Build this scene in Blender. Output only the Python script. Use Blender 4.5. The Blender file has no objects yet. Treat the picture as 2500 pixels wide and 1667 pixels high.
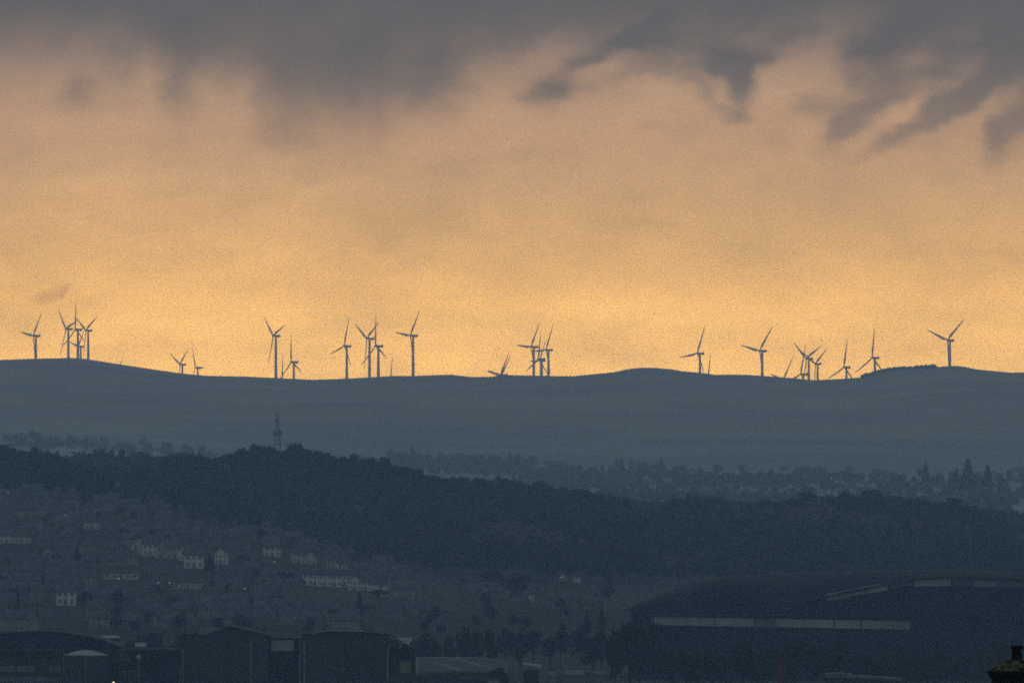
import bpy, math, random
import numpy as np
from mathutils import Vector, Matrix

random.seed(7)
RNG = np.random.default_rng(11)
S = bpy.context.scene
C = S.collection
PI = math.pi
F_ = 25000.0          # focal length in photo pixels (photo 2500 px wide)
HZ = 1380.0           # photo row of the true horizon
ZC = 100.0            # camera height

def wx(u, D): return (u - 1250.0) * D / F_
def wz(v, D): return ZC + (HZ - v) * D / F_
def lerp(a, b, t): return a + (b - a) * t
def interp(pts, u): return float(np.interp(u, [p[0] for p in pts], [p[1] for p in pts]))
def sst(a, b, x):
    t = min(1, max(0, (x - a) / (b - a))); return t * t * (3 - 2 * t)

# ------------------------------------------------------------------ materials
MATS = {}
def srgb(r, g, b):
    f = lambda c: (c / 255 / 12.92) if c / 255 <= 0.04045 else ((c / 255 + 0.055) / 1.055) ** 2.4
    return (f(r), f(g), f(b), 1)

def mat(name, col, col2=None, scale=0.5, rough=0.85, metal=0.0, emit=None, estr=0.0, coord='Object', detail=6, lo=0.35, hi=0.65, stretch=None):
    if name in MATS: return MATS[name]
    m = bpy.data.materials.new(name); m.use_nodes = True
    nt = m.node_tree; b = nt.nodes['Principled BSDF']
    b.inputs['Roughness'].default_value = rough
    b.inputs['Metallic'].default_value = metal
    b.inputs['Specular IOR Level'].default_value = 0.25 if rough < .5 else 0.03
    if col2 is None: col2 = tuple(c * 0.7 for c in col)
    tc = nt.nodes.new('ShaderNodeTexCoord')
    src = tc.outputs[coord]
    if stretch:
        mp = nt.nodes.new('ShaderNodeMapping'); mp.inputs['Scale'].default_value = stretch
        nt.links.new(src, mp.inputs['Vector']); src = mp.outputs['Vector']
    nz = nt.nodes.new('ShaderNodeTexNoise'); nz.inputs['Scale'].default_value = scale; nz.inputs['Detail'].default_value = detail
    nt.links.new(src, nz.inputs['Vector'])
    cr = nt.nodes.new('ShaderNodeValToRGB')
    cr.color_ramp.elements[0].position = lo; cr.color_ramp.elements[1].position = hi
    cr.color_ramp.elements[0].color = (*col2[:3], 1); cr.color_ramp.elements[1].color = (*col[:3], 1)
    nt.links.new(nz.outputs['Fac'], cr.inputs['Fac'])
    nt.links.new(cr.outputs['Color'], b.inputs['Base Color'])
    if emit:
        b.inputs['Emission Color'].default_value = (*emit[:3], 1); b.inputs['Emission Strength'].default_value = estr
    MATS[name] = m; return m

M_TURB = mat('turbine_paint', (.82, .68, .58), (.70, .59, .51), .05, .5)
M_NAC = mat('nacelle_paint', (.42, .36, .32), (.34, .30, .27), .3, .5)
M_BARK = mat('bark', (.035, .028, .02), (.02, .016, .012), 1.5)
M_LEAF_A = mat('winter_foliage_olive', (.060, .062, .040), (.022, .024, .017), .12)
M_LEAF_B = mat('winter_foliage_brown', (.045, .036, .026), (.020, .017, .013), .3)
M_LEAF_C = mat('conifer_needles', (.020, .030, .018), (.008, .013, .008), .4)
M_WHITE = mat('white_render', (.62, .58, .52), (.40, .38, .35), .35)
M_CREAM = mat('cream_render', (.50, .45, .38), (.30, .28, .245), .35)
M_PINK = mat('pink_sandstone', (.46, .37, .32), (.30, .245, .22), .6)
M_BUFF = mat('buff_roughcast', (.17, .16, .145), (.10, .096, .088), .3)
M_BRICK = mat('brown_brick', (.15, .10, .08), (.09, .065, .052), .5)
M_SLATE = mat('slate_roof', (.10, .104, .11), (.045, .047, .052), .25)
M_TILE = mat('brown_roof_tile', (.11, .082, .068), (.055, .044, .038), .25)
M_GLASS = mat('sky_grey_glass', (.17, .175, .18), (.09, .094, .10), .4, .25)  # grey lightened to paint in the reflected sky
M_TRIM = mat('pale_trim', (.20, .20, .19), (.14, .14, .135), .5)
M_SHED = mat('grey_blue_cladding', (.050, .056, .060), (.034, .038, .042), .12, .6, stretch=(1, 1, .15))
M_SHED_D = mat('dark_cladding', (.022, .023, .025), (.012, .013, .015), .2, .6)
M_PIPE = mat('galvanised_pipe', (.34, .34, .34), (.16, .165, .17), .35, .5)
M_PALE = mat('pale_panel', (.36, .36, .35), (.22, .225, .23), .25, .6)
M_ROOFL = mat('pale_sheet_roof', (.27, .27, .27), (.10, .105, .11), .22, .5)
M_ARENA = mat('arena_roof_sheet', (.020, .020, .022), (.010, .011, .013), .06, .6, stretch=(1, .3, 1))
M_ARENAW = mat('arena_dark_wall', (.020, .022, .026), (.012, .013, .016), .08, .5)
M_FASCIA = mat('translucent_fascia', (.34, .345, .34), (.21, .215, .215), .09, .5)
M_RED = mat('red_banner_cloth', (.16, .030, .035), (.10, .022, .028), .4)
M_STONE = mat('sooty_stone', (.030, .028, .014), (.010, .010, .006), 3.0)
M_MOSS = mat('mossy_mortar', (.15, .14, .075), (.018, .019, .010), 7.0, lo=.40, hi=.66)
M_POT = mat('fired_clay_pot', (.030, .025, .013), (.012, .011, .007), 5.0)
M_HILITE = mat('pale_highlight', (.62, .62, .52), (.3, .3, .24), 6.0, .4)  # pale colour of the painted highlight on the chimney top
M_YELLOW = mat('yellowish_panel', (.20, .19, .095), (.12, .115, .06), .7)
M_BIRD = mat('dark_feathers', (.03, .025, .022), (.015, .013, .012), 2)
M_LAMP = mat('cool_lamp_glass', (.6, .7, .7), None, 1, .3, emit=(.55, .85, 1.0), estr=.34)
M_LAMPW = mat('warm_lamp_glass', (.7, .7, .6), None, 1, .3, emit=(1.0, .90, .68), estr=1.5)
M_STEEL = mat('weathered_steel', (.05, .052, .055), (.03, .031, .033), .5)
M_BUFFL = mat('grey_harling', (.27, .255, .23), (.16, .152, .14), .3)
M_LIME = mat('limewash', (.35, .35, .34), (.2, .2, .2), .3)

# ------------------------------------------------------------------ mesh helpers
class MB:
    def __init__(s): s.v = []; s.f = []
    def add(s, vs, fs):
        o = len(s.v); s.v += [tuple(v) for v in vs]; s.f += [tuple(i + o for i in f) for f in fs]; return s
    def box(s, x0, x1, y0, y1, z0, z1):
        return s.add([(x0,y0,z0),(x1,y0,z0),(x1,y1,z0),(x0,y1,z0),(x0,y0,z1),(x1,y0,z1),(x1,y1,z1),(x0,y1,z1)],
                     [(0,3,2,1),(4,5,6,7),(0,1,5,4),(1,2,6,5),(2,3,7,6),(3,0,4,7)])
    def prism_y(s, prof, y0, y1):      # prof = [(x,z)] counter-clockwise seen from -y
        n = len(prof)
        return s.add([(x, y0, z) for x, z in prof] + [(x, y1, z) for x, z in prof],
                     [tuple(range(n)), tuple(range(2*n-1, n-1, -1))] + [(i, i+n, (i+1) % n+n, (i+1) % n) for i in range(n)])
    def prism_x(s, prof, x0, x1):      # prof = [(y,z)]
        n = len(prof)
        return s.add([(x0, y, z) for y, z in prof] + [(x1, y, z) for y, z in prof],
                     [tuple(range(n-1, -1, -1)), tuple(range(n, 2*n))] + [(i, (i+1) % n, (i+1) % n+n, i+n) for i in range(n)])
    def rings(s, rings, cap=True):     # list of rings (each same count) lofted
        n = len(rings[0]); vs = [p for r in rings for p in r]; fs = []
        for k in range(len(rings)-1):
            for i in range(n):
                a = k*n+i; b = k*n+(i+1) % n
                fs.append((a, b, b+n, a+n))
        if cap: fs += [tuple(range(n-1, -1, -1)), tuple(range((len(rings)-1)*n, len(rings)*n))]
        return s.add(vs, fs)
    def cone(s, c, r0, r1, z0, z1, n=16):
        return s.rings([[(c[0]+r*math.cos(2*PI*i/n), c[1]+r*math.sin(2*PI*i/n), z) for i in range(n)] for r, z in ((r0, z0), (r1, z1))])
    def lathe(s, c, prof, n=20):
        return s.rings([[(c[0]+r*math.cos(2*PI*i/n), c[1]+r*math.sin(2*PI*i/n), c[2]+z) for i in range(n)] for r, z in prof])
    def bar(s, a, b, r, n=5):
        a = Vector(a); b = Vector(b); d = (b-a).normalized()
        p = d.orthogonal().normalized(); q = d.cross(p)
        return s.rings([[tuple(o + p*math.cos(2*PI*i/n)*r + q*math.sin(2*PI*i/n)*r) for i in range(n)] for o in (a, b)])
    def mesh(s, name, m, smooth=False):
        me = bpy.data.meshes.new(name); me.from_pydata(s.v, [], s.f); me.update()
        if m is not None: me.materials.append(m)
        if smooth: me.polygons.foreach_set('use_smooth', [True]*len(me.polygons))
        return me
    def build(s, name, m, parent=None, smooth=False, loc=None):
        o = bpy.data.objects.new(name, s.mesh(name, m, smooth)); C.objects.link(o)
        if parent is not None: o.parent = parent
        if loc is not None: o.location = loc
        return o

def tag(o, label=None, cat=None, group=None, kind=None):
    if label: o['label'] = label
    if cat: o['category'] = cat
    if group: o['group'] = group
    if kind: o['kind'] = kind
    return o
def empty(name, loc, rz=0, label=None, cat=None, group=None):
    o = bpy.data.objects.new(name, None); C.objects.link(o); o.location = loc; o.rotation_euler = (0, 0, rz)
    return tag(o, label, cat, group)
def copy_thing(root, loc, rz=0, scale=(1, 1, 1), label=None, group=None):
    r = root.copy(); C.objects.link(r); r.location = loc; r.rotation_euler = (0, 0, rz); r.scale = scale
    if label: r['label'] = label
    if group: r['group'] = group
    for ch in CH.get(root.name, ()):
        c = ch.copy(); C.objects.link(c); c.parent = r
        for g in CH.get(ch.name, ()):
            d = g.copy(); C.objects.link(d); d.parent = c
    return r
CH = {}
def remember():
    CH.clear()
    for o in S.objects:
        if o.parent: CH.setdefault(o.parent.name, []).append(o)

# ------------------------------------------------------------------ terrain profile curves (photo px, photo row)
RIDGE = [(-700,905),(-300,886),(0,878.5),(80,875.5),(130,874.5),(170,873.5),(205,875.5),(260,884),(340,896.5),(440,911),(500,917),(600,919),
 (680,922.8),(765,927),(850,924),(900,921),(960,917.5),(1010,917.5),(1050,916),(1100,914),(1150,920),(1200,919.6),(1225,915),(1260,916),
 (1300,916.5),(1370,918),(1400,918),(1460,912),(1500,908),(1528,902),(1545,898.8),(1570,897.6),(1600,897.7),(1640,901.3),(1665,905.5),(1720,911),
 (1750,915),(1780,914),(1830,915),(1860,917),(1900,920),(1960,925),(1985,928),(2050,925),(2106,921),(2122,917.5),(2140,911),(2160,907),
 (2180,904),(2215,901.5),(2245,899.5),(2275,898),(2300,894.5),(2335,892.7),(2360,896),(2385,901.5),(2440,907),(2470,909.6),(2500,908.6),(2800,915),(3300,898)]
FOREST = [(-700,1060),(0,1085),(60,1093),(110,1101),(160,1119),(212,1133),(300,1139),(372,1137),(404,1114),(452,1106),(510,1111),(553,1114),
 (585,1095),(616,1083),(648,1086),(670,1097),(691,1093),(712,1078),(739,1085),(770,1103),(813,1109),(850,1109),(903,1117),(935,1119),
 (972,1135),(1020,1141),(1058,1162),(1095,1159),(1132,1170),(1201,1165),(1250,1167),(1303,1175),(1356,1183),(1409,1199),(1463,1204),
 (1516,1215),(1548,1226),(1590,1236),(1622,1231),(1654,1207),(1728,1210),(1781,1220),(1824,1231),(1861,1223),(1909,1231),(1925,1215),
 (1951,1196),(1994,1202),(2037,1204),(2079,1202),(2100,1210),(2122,1196),(2164,1204),(2196,1218),(2260,1218),(2313,1220),(2366,1226),
 (2419,1247),(2472,1268),(2500,1288),(2700,1330),(3300,1340)]
us = np.arange(-700, 3301, 10.0)
fr = np.interp(us, [p[0] for p in FOREST], [p[1] for p in FOREST])
k = np.ones(13)/13
fs_ = np.convolve(np.pad(fr, 6, mode='edge'), k, mode='valid')
fs_ = np.maximum(fs_, fr - 8)
def forest_s(u): return float(np.interp(u, us, fs_))
def forest(u): return interp(FOREST, u)
def ridge(u): return interp(RIDGE, u)

# ------------------------------------------------------------------ wind turbines: hub u, v, blade px, blade angle, width factor, label
TUR = [
 (80.8,818.9,74,38,.46,"leftmost wind turbine, standing alone left of the crowded cluster, one blade up to the right"),
 (160.5,802.5,71,-45,.46,"leftmost turbine of the crowded cluster on the left hilltop"),
 (183.5,804,74,-4,.46,"turbine in the middle of the left cluster with one blade straight up"),
 (209.4,806,68,61,.50,"rightmost turbine of the crowded left cluster, blades spread in a V"),
 (191.3,845.4,62,42,.40,"small low turbine seen between the towers of the left cluster"),
 (439,889,66,54,.42,"small turbine right of the left hilltop, two blades raised in a V"),
 (477.3,897.5,60,-28,.42,"lowest small turbine with tilted blade, just right of a V-bladed one"),
 (278,918,66,50,.46,"turbine hidden behind the left hill, only a blade tip over the slope"),
 (667,819,74,-50,.46,"tall turbine left of centre with one blade hanging down left of its tower"),
 (689,931,70,-5,.46,"hidden turbine whose upright blade rises between the tall one and its short neighbour"),
 (711,883.5,72,-8,.46,"short turbine right of the tall left one, blade straight up like an upturned Y"),
 (840.2,844,73.5,15,.46,"turbine with one blade up, one low left and one low right, left of the pair"),
 (895.5,826,76,-61,.46,"taller turbine of the close pair left of centre, two blades raised"),
 (916.8,844,81,-5,.46,"lower turbine of the close pair left of centre, long blade straight up"),
 (953,937,70,3,.46,"hidden turbine whose faint upright blade stands between the pair and the lone tall one"),
 (1001.8,818.7,78.5,36.6,.46,"lone tall turbine near the centre left with blade reaching up right"),
 (1046,974,70,15,.46,"hidden turbine right of the lone tall one, only a tiny blade tip shows"),
 (1222,914.5,74,38,.46,"nearly sunk turbine left of the central cluster with blade out to the left"),
 (1224,917.5,67,43,.46,"sunk turbine behind another, its blade rising as the right arm of a V"),
 (1296.7,846.3,75,34,.46,"left turbine of the central cluster with a blade pointing left"),
 (1314.8,876,70,4,.46,"lower turbine inside the central cluster with a thin upright blade"),
 (1318,880,60,30,.40,"lowest far turbine inside the central cluster, crossing its neighbour"),
 (1332.8,853.7,73,28,.46,"right turbine of the central cluster with blade up to the right"),
 (1702.7,862.2,75,23,.54,"turbine right of the bare hump with a blade pointing left"),
 (1728,933,70,6,.46,"hidden turbine whose faint blade rises right of the one beside the bare hump"),
 (1854.7,855.9,79,41,.56,"big turbine between the bare hump and the right cluster, no blade below the hub"),
 (1913,927,76,42,.40,"turbine sunk behind the dip with two blades poking over the ridge"),
 (1969,875,72,-55,.54,"widest turbine of the right cluster with arms raised like a Y"),
 (1955,913,75,14,.46,"lowest turbine at the left of the right cluster, nacelle just above the ridge"),
 (1990.8,887.7,67,56,.50,"right turbine of the right cluster with a slanting blade up right"),
 (2060.9,896,73,7,.54,"turbine right of the right cluster, low hub and steep upright blade"),
 (2129.7,872.9,78,3,.50,"turbine standing where the wooded knoll begins, blades like an upturned Y"),
 (2313.6,830.3,79,49.7,.63,"rightmost wind turbine, alone on top of the wooded knoll with a wide V of blades"),
 (2441,962,68,-5,.46,"hidden turbine past the rightmost one, only a faint blade tip visible"),
]
HUBH = 68.0
tb = []
for (u, v, L, th, cc, lab) in TUR:
    D = min(19200, max(14330, 46.0 * F_ / L))
    hx, hz = wx(u, D), wz(v, D)
    psi = math.acos(cc); a = Vector((-math.sin(psi), -math.cos(psi), 0))
    hubloc = Vector((hx, D, hz))
    base = hubloc - a * 4.4 - Vector((0, 0, HUBH + 2.1))
    tb.append((base, a, th, 46.0 * (D / (46.0 * F_ / L)), lab))
TBX = np.array([[b[0].x, b[0].y, b[0].z] for b in tb])
ZMAX = max(b[0].z for b in tb) + HUBH + 52

# ------------------------------------------------------------------ terrain
def vnoise(x, y):
    xi, yi = math.floor(x), math.floor(y); fx, fy = x-xi, y-yi
    fx = fx*fx*(3-2*fx); fy = fy*fy*(3-2*fy)
    def h(a, b):
        n = (a*374761393 + b*668265263) & 0xffffffff; n = ((n ^ (n >> 13))*1274126177) & 0xffffffff
        return ((n ^ (n >> 16)) & 0xffff)/65535.0 - .5
    return lerp(lerp(h(xi, yi), h(xi+1, yi), fx), lerp(h(xi, yi+1), h(xi+1, yi+1), fx), fy)
def fbm(x, y): return vnoise(x, y) + .5*vnoise(x*2+7, y*2+3) + .25*vnoise(x*4+1, y*4+9)

def row(pts): return lambda u: interp(pts, u)
VR = [ (2800, lambda u: 1690), (3050, row([(0,1640),(2500,1650)])),
  (3400, row([(0,1545),(1250,1560),(2500,1590)])),
  (3800, row([(0,1458),(1250,1485),(2500,1520)])),
  (4200, row([(0,1372),(600,1378),(1250,1425),(2500,1455)])),
  (4600, row([(0,1265),(300,1275),(700,1300),(1250,1345),(2500,1385)])),
  (5000, lambda u: forest_s(u) + 45),
  (5200, lambda u: forest_s(u) + 62),
  (5700, row([(-700,1150),(0,1155),(400,1150),(800,1185),(1200,1225),(1500,1252),(1900,1262),(2500,1290)])),
  (6400, row([(0,1160),(400,1158),(1250,1245),(2000,1262),(2500,1290)])),
  (7600, row([(0,1145),(500,1150),(1250,1212),(2500,1222)])),
  (8600, row([(0,1110),(1250,1165),(2500,1168)])),
  (9700, row([(0,1075),(1250,1120),(2500,1125)])),
  (11200, row([(0,1010),(1250,1045),(2500,1050)])),
  (12700, row([(0,935),(700,965),(1250,970),(1560,950),(1990,975),(2330,950),(2500,955)])),
  (14000, ridge) ]
def ground_z(x, y):
    if y < 2800:
        return ZC + interp([(-500,-12),(0,-12.5),(150,-14),(400,-18),(1000,-27),(2000,-34),(2800,(HZ-1690)*2800/F_)], y)
    u = 1250 + x*F_/y
    u = min(3300, max(-700, u))
    if y <= 14000:
        for i in range(len(VR)-1):
            if y <= VR[i+1][0]:
                D0, f0 = VR[i]; D1, f1 = VR[i+1]
                z = lerp(wz(f0(u), D0), wz(f1(u), D1), (y-D0)/(D1-D0))
                amp = 0
                if 7600 < y < 13900: amp = min(1, (y-7600)/1500)*min(1, (13900-y)/700)
                return z + amp*16*fbm(x/900, y/700) - 3*amp
    rz = wz(ridge(u), 14000)
    los = ZC + (rz-ZC)/14000*y
    d2 = (TBX[:, 0]-x)**2 + ((TBX[:, 1]-y))**2 + 25.0
    w = 1/d2**1.5
    zb = float((w*TBX[:, 2]).sum()/w.sum())
    if d2.min() > 900: zb = min(zb, los-7)
    else: zb = min(zb, los-1.5) if d2.min() > 60 else zb
    t = sst(14000, 14220, y)
    z = lerp(min(rz, los), zb, t)
    if y > 19600: z = lerp(z, ZC+120, sst(19600, 21500, y))
    return z
def ground_hit(u, v):
    D = 2850.0
    while D < 5100:
        if HZ-(ground_z(wx(u, D), D)-ZC)*F_/D <= v: return D
        D += 8
    return D

ys = sorted(set([-500, -200, 0, 150, 300, 450, 700, 1000, 1400, 1800, 2200, 2500] + list(range(2800, 5300, 40)) + list(range(5300, 8000, 150)) +
     list(range(8000, 13600, 140)) + list(range(13600, 14400, 40)) + list(range(14400, 19700, 110)) + [20200, 20700, 21200, 21500]))
inner = np.arange(-300, 2801, 12.0)
outer = np.linspace(0, 1, 9)[1:]
rows_v = []
for y in ys:
    Dw = max(y, 1500); xs = [wx(u, Dw) for u in inner]
    xl, xr = xs[0], xs[-1]
    xs = [lerp(xl, -5000, t**1.5) for t in outer[::-1]] + xs + [lerp(xr, 5000, t**1.5) for t in outer]
    rows_v.append([(x, y, ground_z(x, y)) for x in xs])
g = MB(); n = len(rows_v[0]); g.v = [p for r in rows_v for p in r]
g.f = [(j*n+i, j*n+i+1, (j+1)*n+i+1, (j+1)*n+i) for j in range(len(ys)-1) for i in range(n-1)]

mg = bpy.data.materials.new('moor_and_farmland'); mg.use_nodes = True
nt = mg.node_tree; b = nt.nodes['Principled BSDF']; b.inputs['Roughness'].default_value = .95; b.inputs['Specular IOR Level'].default_value = .1
geo = nt.nodes.new('ShaderNodeNewGeometry')
sep = nt.nodes.new('ShaderNodeSeparateXYZ'); nt.links.new(geo.outputs['Position'], sep.inputs[0])
def mapr(nt, src, a, b_, c, d, smooth=True):
    m = nt.nodes.new('ShaderNodeMapRange'); m.interpolation_type = 'SMOOTHSTEP' if smooth else 'LINEAR'
    for i, val in zip((1, 2, 3, 4), (a, b_, c, d)): m.inputs[i].default_value = val
    nt.links.new(src, m.inputs[0]); return m.outputs[0]
def mixc(nt, fac, c1, c2):
    m = nt.nodes.new('ShaderNodeMix'); m.data_type = 'RGBA'
    if isinstance(fac, float): m.inputs[0].default_value = fac
    else: nt.links.new(fac, m.inputs[0])
    for c, i in ((c1, 6), (c2, 7)):
        if isinstance(c, tuple): m.inputs[i].default_value = (*c[:3], 1)
        else: nt.links.new(c, m.inputs[i])
    return m.outputs[2]
def noise(nt, vec, scale, detail=5, rough=.5):
    z = nt.nodes.new('ShaderNodeTexNoise'); z.inputs['Scale'].default_value = scale; z.inputs['Detail'].default_value = detail
    z.inputs['Roughness'].default_value = rough
    nt.links.new(vec, z.inputs['Vector']); return z.outputs['Fac']
n1 = noise(nt, geo.outputs['Position'], .004, 8, .65)
n2 = noise(nt, geo.outputs['Position'], .0012, 4)
vor = nt.nodes.new('ShaderNodeTexVoronoi'); vor.inputs['Scale'].default_value = .0042
nt.links.new(geo.outputs['Position'], vor.inputs['Vector'])
vs = nt.nodes.new('ShaderNodeSeparateColor'); nt.links.new(vor.outputs['Color'], vs.inputs[0])
misted_field = mixc(nt, vs.outputs[0], (.10, .112, .094), (.19, .205, .175))  # fields coloured pale grey-green to stand in for valley mist
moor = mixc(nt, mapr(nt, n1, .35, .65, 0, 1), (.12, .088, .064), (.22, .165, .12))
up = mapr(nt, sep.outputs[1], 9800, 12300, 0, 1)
far = mixc(nt, up, misted_field, moor)
rough_ = mixc(nt, mapr(nt, n1, .4, .6, 0, 1), (.014, .015, .011), (.038, .036, .027))
sel = mapr(nt, sep.outputs[1], 5000, 6200, 0, 1)
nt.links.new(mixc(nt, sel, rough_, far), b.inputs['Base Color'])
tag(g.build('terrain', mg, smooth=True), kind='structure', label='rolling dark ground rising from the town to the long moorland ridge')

# ------------------------------------------------------------------ turbines
TILT = math.radians(5)
fr_ = Vector((math.cos(TILT), 0, math.sin(TILT))); up_ = Vector((-math.sin(TILT), 0, math.cos(TILT)))
tower = MB().rings([[(r*math.cos(2*PI*i/18), r*math.sin(2*PI*i/18), z) for i in range(18)] for r, z in ((2.4,-16),(2.4,0),(2.2,20),(1.95,44),(1.6,HUBH))]).mesh('tower', M_TURB, True)
def nac_ring(x, hw, z0, z1, n=12):
    out = []
    for i in range(n):
        a = 2*PI*i/n; c, s_ = math.cos(a), math.sin(a)
        c = math.copysign(abs(c)**.5, c); s_ = math.copysign(abs(s_)**.5, s_)
        p = fr_*x + up_*((z0+z1)/2 + (z1-z0)/2*s_) + Vector((0, 1, 0))*hw*c
        out.append(tuple(p))
    return out
nac = MB().rings([nac_ring(2.9,.9,-.9,.9), nac_ring(2.2,1.5,-1.5,1.5), nac_ring(-2,1.7,-1.7,1.7), nac_ring(-6.2,1.7,-1.6,1.7), nac_ring(-7.3,1.3,-.9,1.5)])
nac.rings([nac_ring(-5.6,1.3,1.6,3.0), nac_ring(-6.4,1.3,1.6,3.2)])
nacm = nac.mesh('nacelle', M_NAC, True)
hub = MB(); pr = []
for x, r in ((-1.5,1.45),(-.6,1.65),(.5,1.6),(1.3,1.15),(1.9,.5),(2.05,.05)):
    pr.append([tuple(fr_*x + up_*r*math.sin(2*PI*i/16) + Vector((0,1,0))*r*math.cos(2*PI*i/16)) for i in range(16)])
hubm = hub.rings(pr).mesh('hub', M_NAC, True)
# blade along +Z, edge (chord) along Y, thickness along X
bl = []
for s_, ch, tk in ((.0,1.9,1.9),(.04,1.9,1.7),(.12,3.3,1.3),(.20,4.0,1.1),(.35,3.5,.85),(.55,2.8,.6),(.75,2.1,.4),(.9,1.4,.25),(.98,.7,.1),(1.0,.25,.05)):
    z = 1.3 + s_*44.7; tw = math.radians(22*(1-s_)**2); ring = []
    for i in range(10):
        a = 2*PI*i/10; yy = ch*(.5*math.cos(a)-(.18 if s_ > .05 else 0)); xx = tk*.5*math.sin(a)
        ring.append((xx*math.cos(tw)-yy*math.sin(tw) + 1.6*s_*s_, xx*math.sin(tw)+yy*math.cos(tw), z))
    bl.append(ring)
blm = MB().rings(bl).mesh('blade', M_TURB, True)
for (base, a, th, blen, lab) in tb:
    rt = empty('wind_turbine', base, math.atan2(a.y, a.x), lab, 'wind turbine', 'wind turbines along the ridge')
    for nm, me, loc in (('tower', tower, (0,0,0)), ('nacelle', nacm, (0,0,HUBH+1.7)), ('hub', hubm, Vector((0,0,HUBH+1.7))+fr_*4.4)):
        o = bpy.data.objects.new(nm, me); C.objects.link(o); o.parent = rt; o.location = loc
    for kk in range(3):
        t = math.radians(th + 120*kk)
        Z = up_*math.cos(t) + Vector((0,1,0))*math.sin(t); X = fr_; Y = Z.cross(X)
        o = bpy.data.objects.new('blade', blm); C.objects.link(o); o.parent = rt
        o.location = Vector((0,0,HUBH+1.7))+fr_*4.4
        o.rotation_euler = Matrix((X, Y, Z)).transposed().to_euler(); o.scale = (1, 1, blen/46.0)

# ------------------------------------------------------------------ trees
def crown_pts(kind, R, H, n, rng):
    """centres of leaf sprays spread through the crown's volume"""
    P = []
    if kind == 'cone':
        h = rng.random(n)**.75
        rr = R*(1-h)**.85*(.55+.5*rng.random(n)); a = rng.random(n)*2*PI
        lay = 1+.22*np.sin(h*26+a)
        return np.stack([rr*lay*np.cos(a), rr*lay*np.sin(a), H*.12+h*H*.88], 1)
    lobes = []
    k = 9 if kind == 'round' else 12
    for i in range(k):
        a = rng.random()*2*PI; q = rng.random()**.6
        lobes.append((R*.58*q*math.cos(a), R*.58*q*math.sin(a), H*(.42+.45*rng.random()), R*(.34+.2*rng.random())))
    lobes.append((0, 0, H*.62, R*.6)); lobes.append((0, 0, H-R*.42, R*.4))
    pick = rng.integers(0, len(lobes), n)
    L = np.array(lobes)[pick]
    d = rng.normal(size=(n, 3)); d /= np.linalg.norm(d, axis=1)[:, None]
    r = (.55+.5*rng.random(n))[:, None]*L[:, 3:4]
    p = L[:, :3]+d*r*np.array([1, 1, .85]); p[:, 2] = np.minimum(p[:, 2], H)
    return p
def leaf_quads(P, size, rng):
    n = len(P)
    a = rng.normal(size=(n, 3)); a /= np.linalg.norm(a, axis=1)[:, None]
    b_ = rng.normal(size=(n, 3)); b_ -= (a*b_).sum(1)[:, None]*a; b_ /= np.linalg.norm(b_, axis=1)[:, None]
    s1 = size*(.6+.8*rng.random(n))[:, None]; s2 = size*(.35+.6*rng.random(n))[:, None]
    return np.stack([P-a*s1, P-b_*s2, P+a*s1*.9, P+b_*s2], 1).reshape(-1, 3)
def fast_mesh(name, V, m):
    me = bpy.data.meshes.new(name); nq = len(V)//4
    me.vertices.add(len(V)); me.vertices.foreach_set('co', V.astype(np.float32).ravel())
    me.loops.add(nq*4); me.loops.foreach_set('vertex_index', np.arange(nq*4, dtype=np.int32))
    me.polygons.add(nq); me.polygons.foreach_set('loop_start', np.arange(0, nq*4, 4, dtype=np.int32))
    me.polygons.foreach_set('loop_total', np.full(nq, 4, dtype=np.int32))
    me.update(calc_edges=True); me.materials.append(m); return me
TT = {}
def tree_template(key, kind, R, H, nleaf, size, m, seed):
    rng = np.random.default_rng(seed)
    cm = fast_mesh('crown', leaf_quads(crown_pts(kind, R, H, nleaf, rng), size, rng), m)
    t = MB(); t.rings([[(r*math.cos(2*PI*i/7), r*math.sin(2*PI*i/7), z) for i in range(7)] for r, z in ((.42,-2),(.3,H*.25),(.2,H*.55),(.06,H*.85))])
    for i in range(5 if kind != 'cone' else 0):
        a = rng.random()*2*PI; z0 = H*(.25+.3*rng.random())
        t.bar((0,0,z0), (R*.6*math.cos(a), R*.6*math.sin(a), z0+H*.3), .09, 4)
    TT[key] = (cm, t.mesh('trunk', M_BARK))
tree_template('a', 'round', 4.6, 11, 420, .75, M_LEAF_A, 1)
tree_template('b', 'round', 5.6, 13, 520, .75, M_LEAF_B, 2)
tree_template('c', 'wide', 6.4, 12, 560, .75, M_LEAF_A, 3)
tree_template('d', 'round', 3.8, 12, 360, .7, M_LEAF_B, 4)
tree_template('p', 'cone', 3.2, 15, 520, .7, M_LEAF_C, 5)
tree_template('q', 'cone', 4.4, 15, 620, .75, M_LEAF_C, 6)
def tree(key, x, y, z, label, group, s=1.0, sz=None, name=None):
    cm, tm = TT[key]
    r = empty(name or ('conifer_tree' if key in 'pq' else 'broadleaf_tree'), (x, y, z), random.random()*6.28, label, 'tree', group)
    r.scale = (s, s, sz or s)
    for nm, me in (('trunk', tm), ('crown', cm)):
        o = bpy.data.objects.new(nm, me); C.objects.link(o); o.parent = r
    return r
def tree_uv(key, u, vtop, D, wpx, label, group=None, h=None):
    """one tree whose top shows at row vtop, rooted on the ground at distance D"""
    R, H = {'a':(4.6,11),'b':(5.6,13),'c':(6.4,12),'d':(3.8,12),'p':(3.2,15),'q':(4.4,15)}[key]
    x = wx(u, D); z = ground_z(x, D) - .3
    hh = wz(vtop, D)-z
    if h: hh = max(hh, h)
    hh = max(3.0, hh)
    return tree(key, x, D, z, label, group, wpx*D/F_/(2*R), hh/H)

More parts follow.
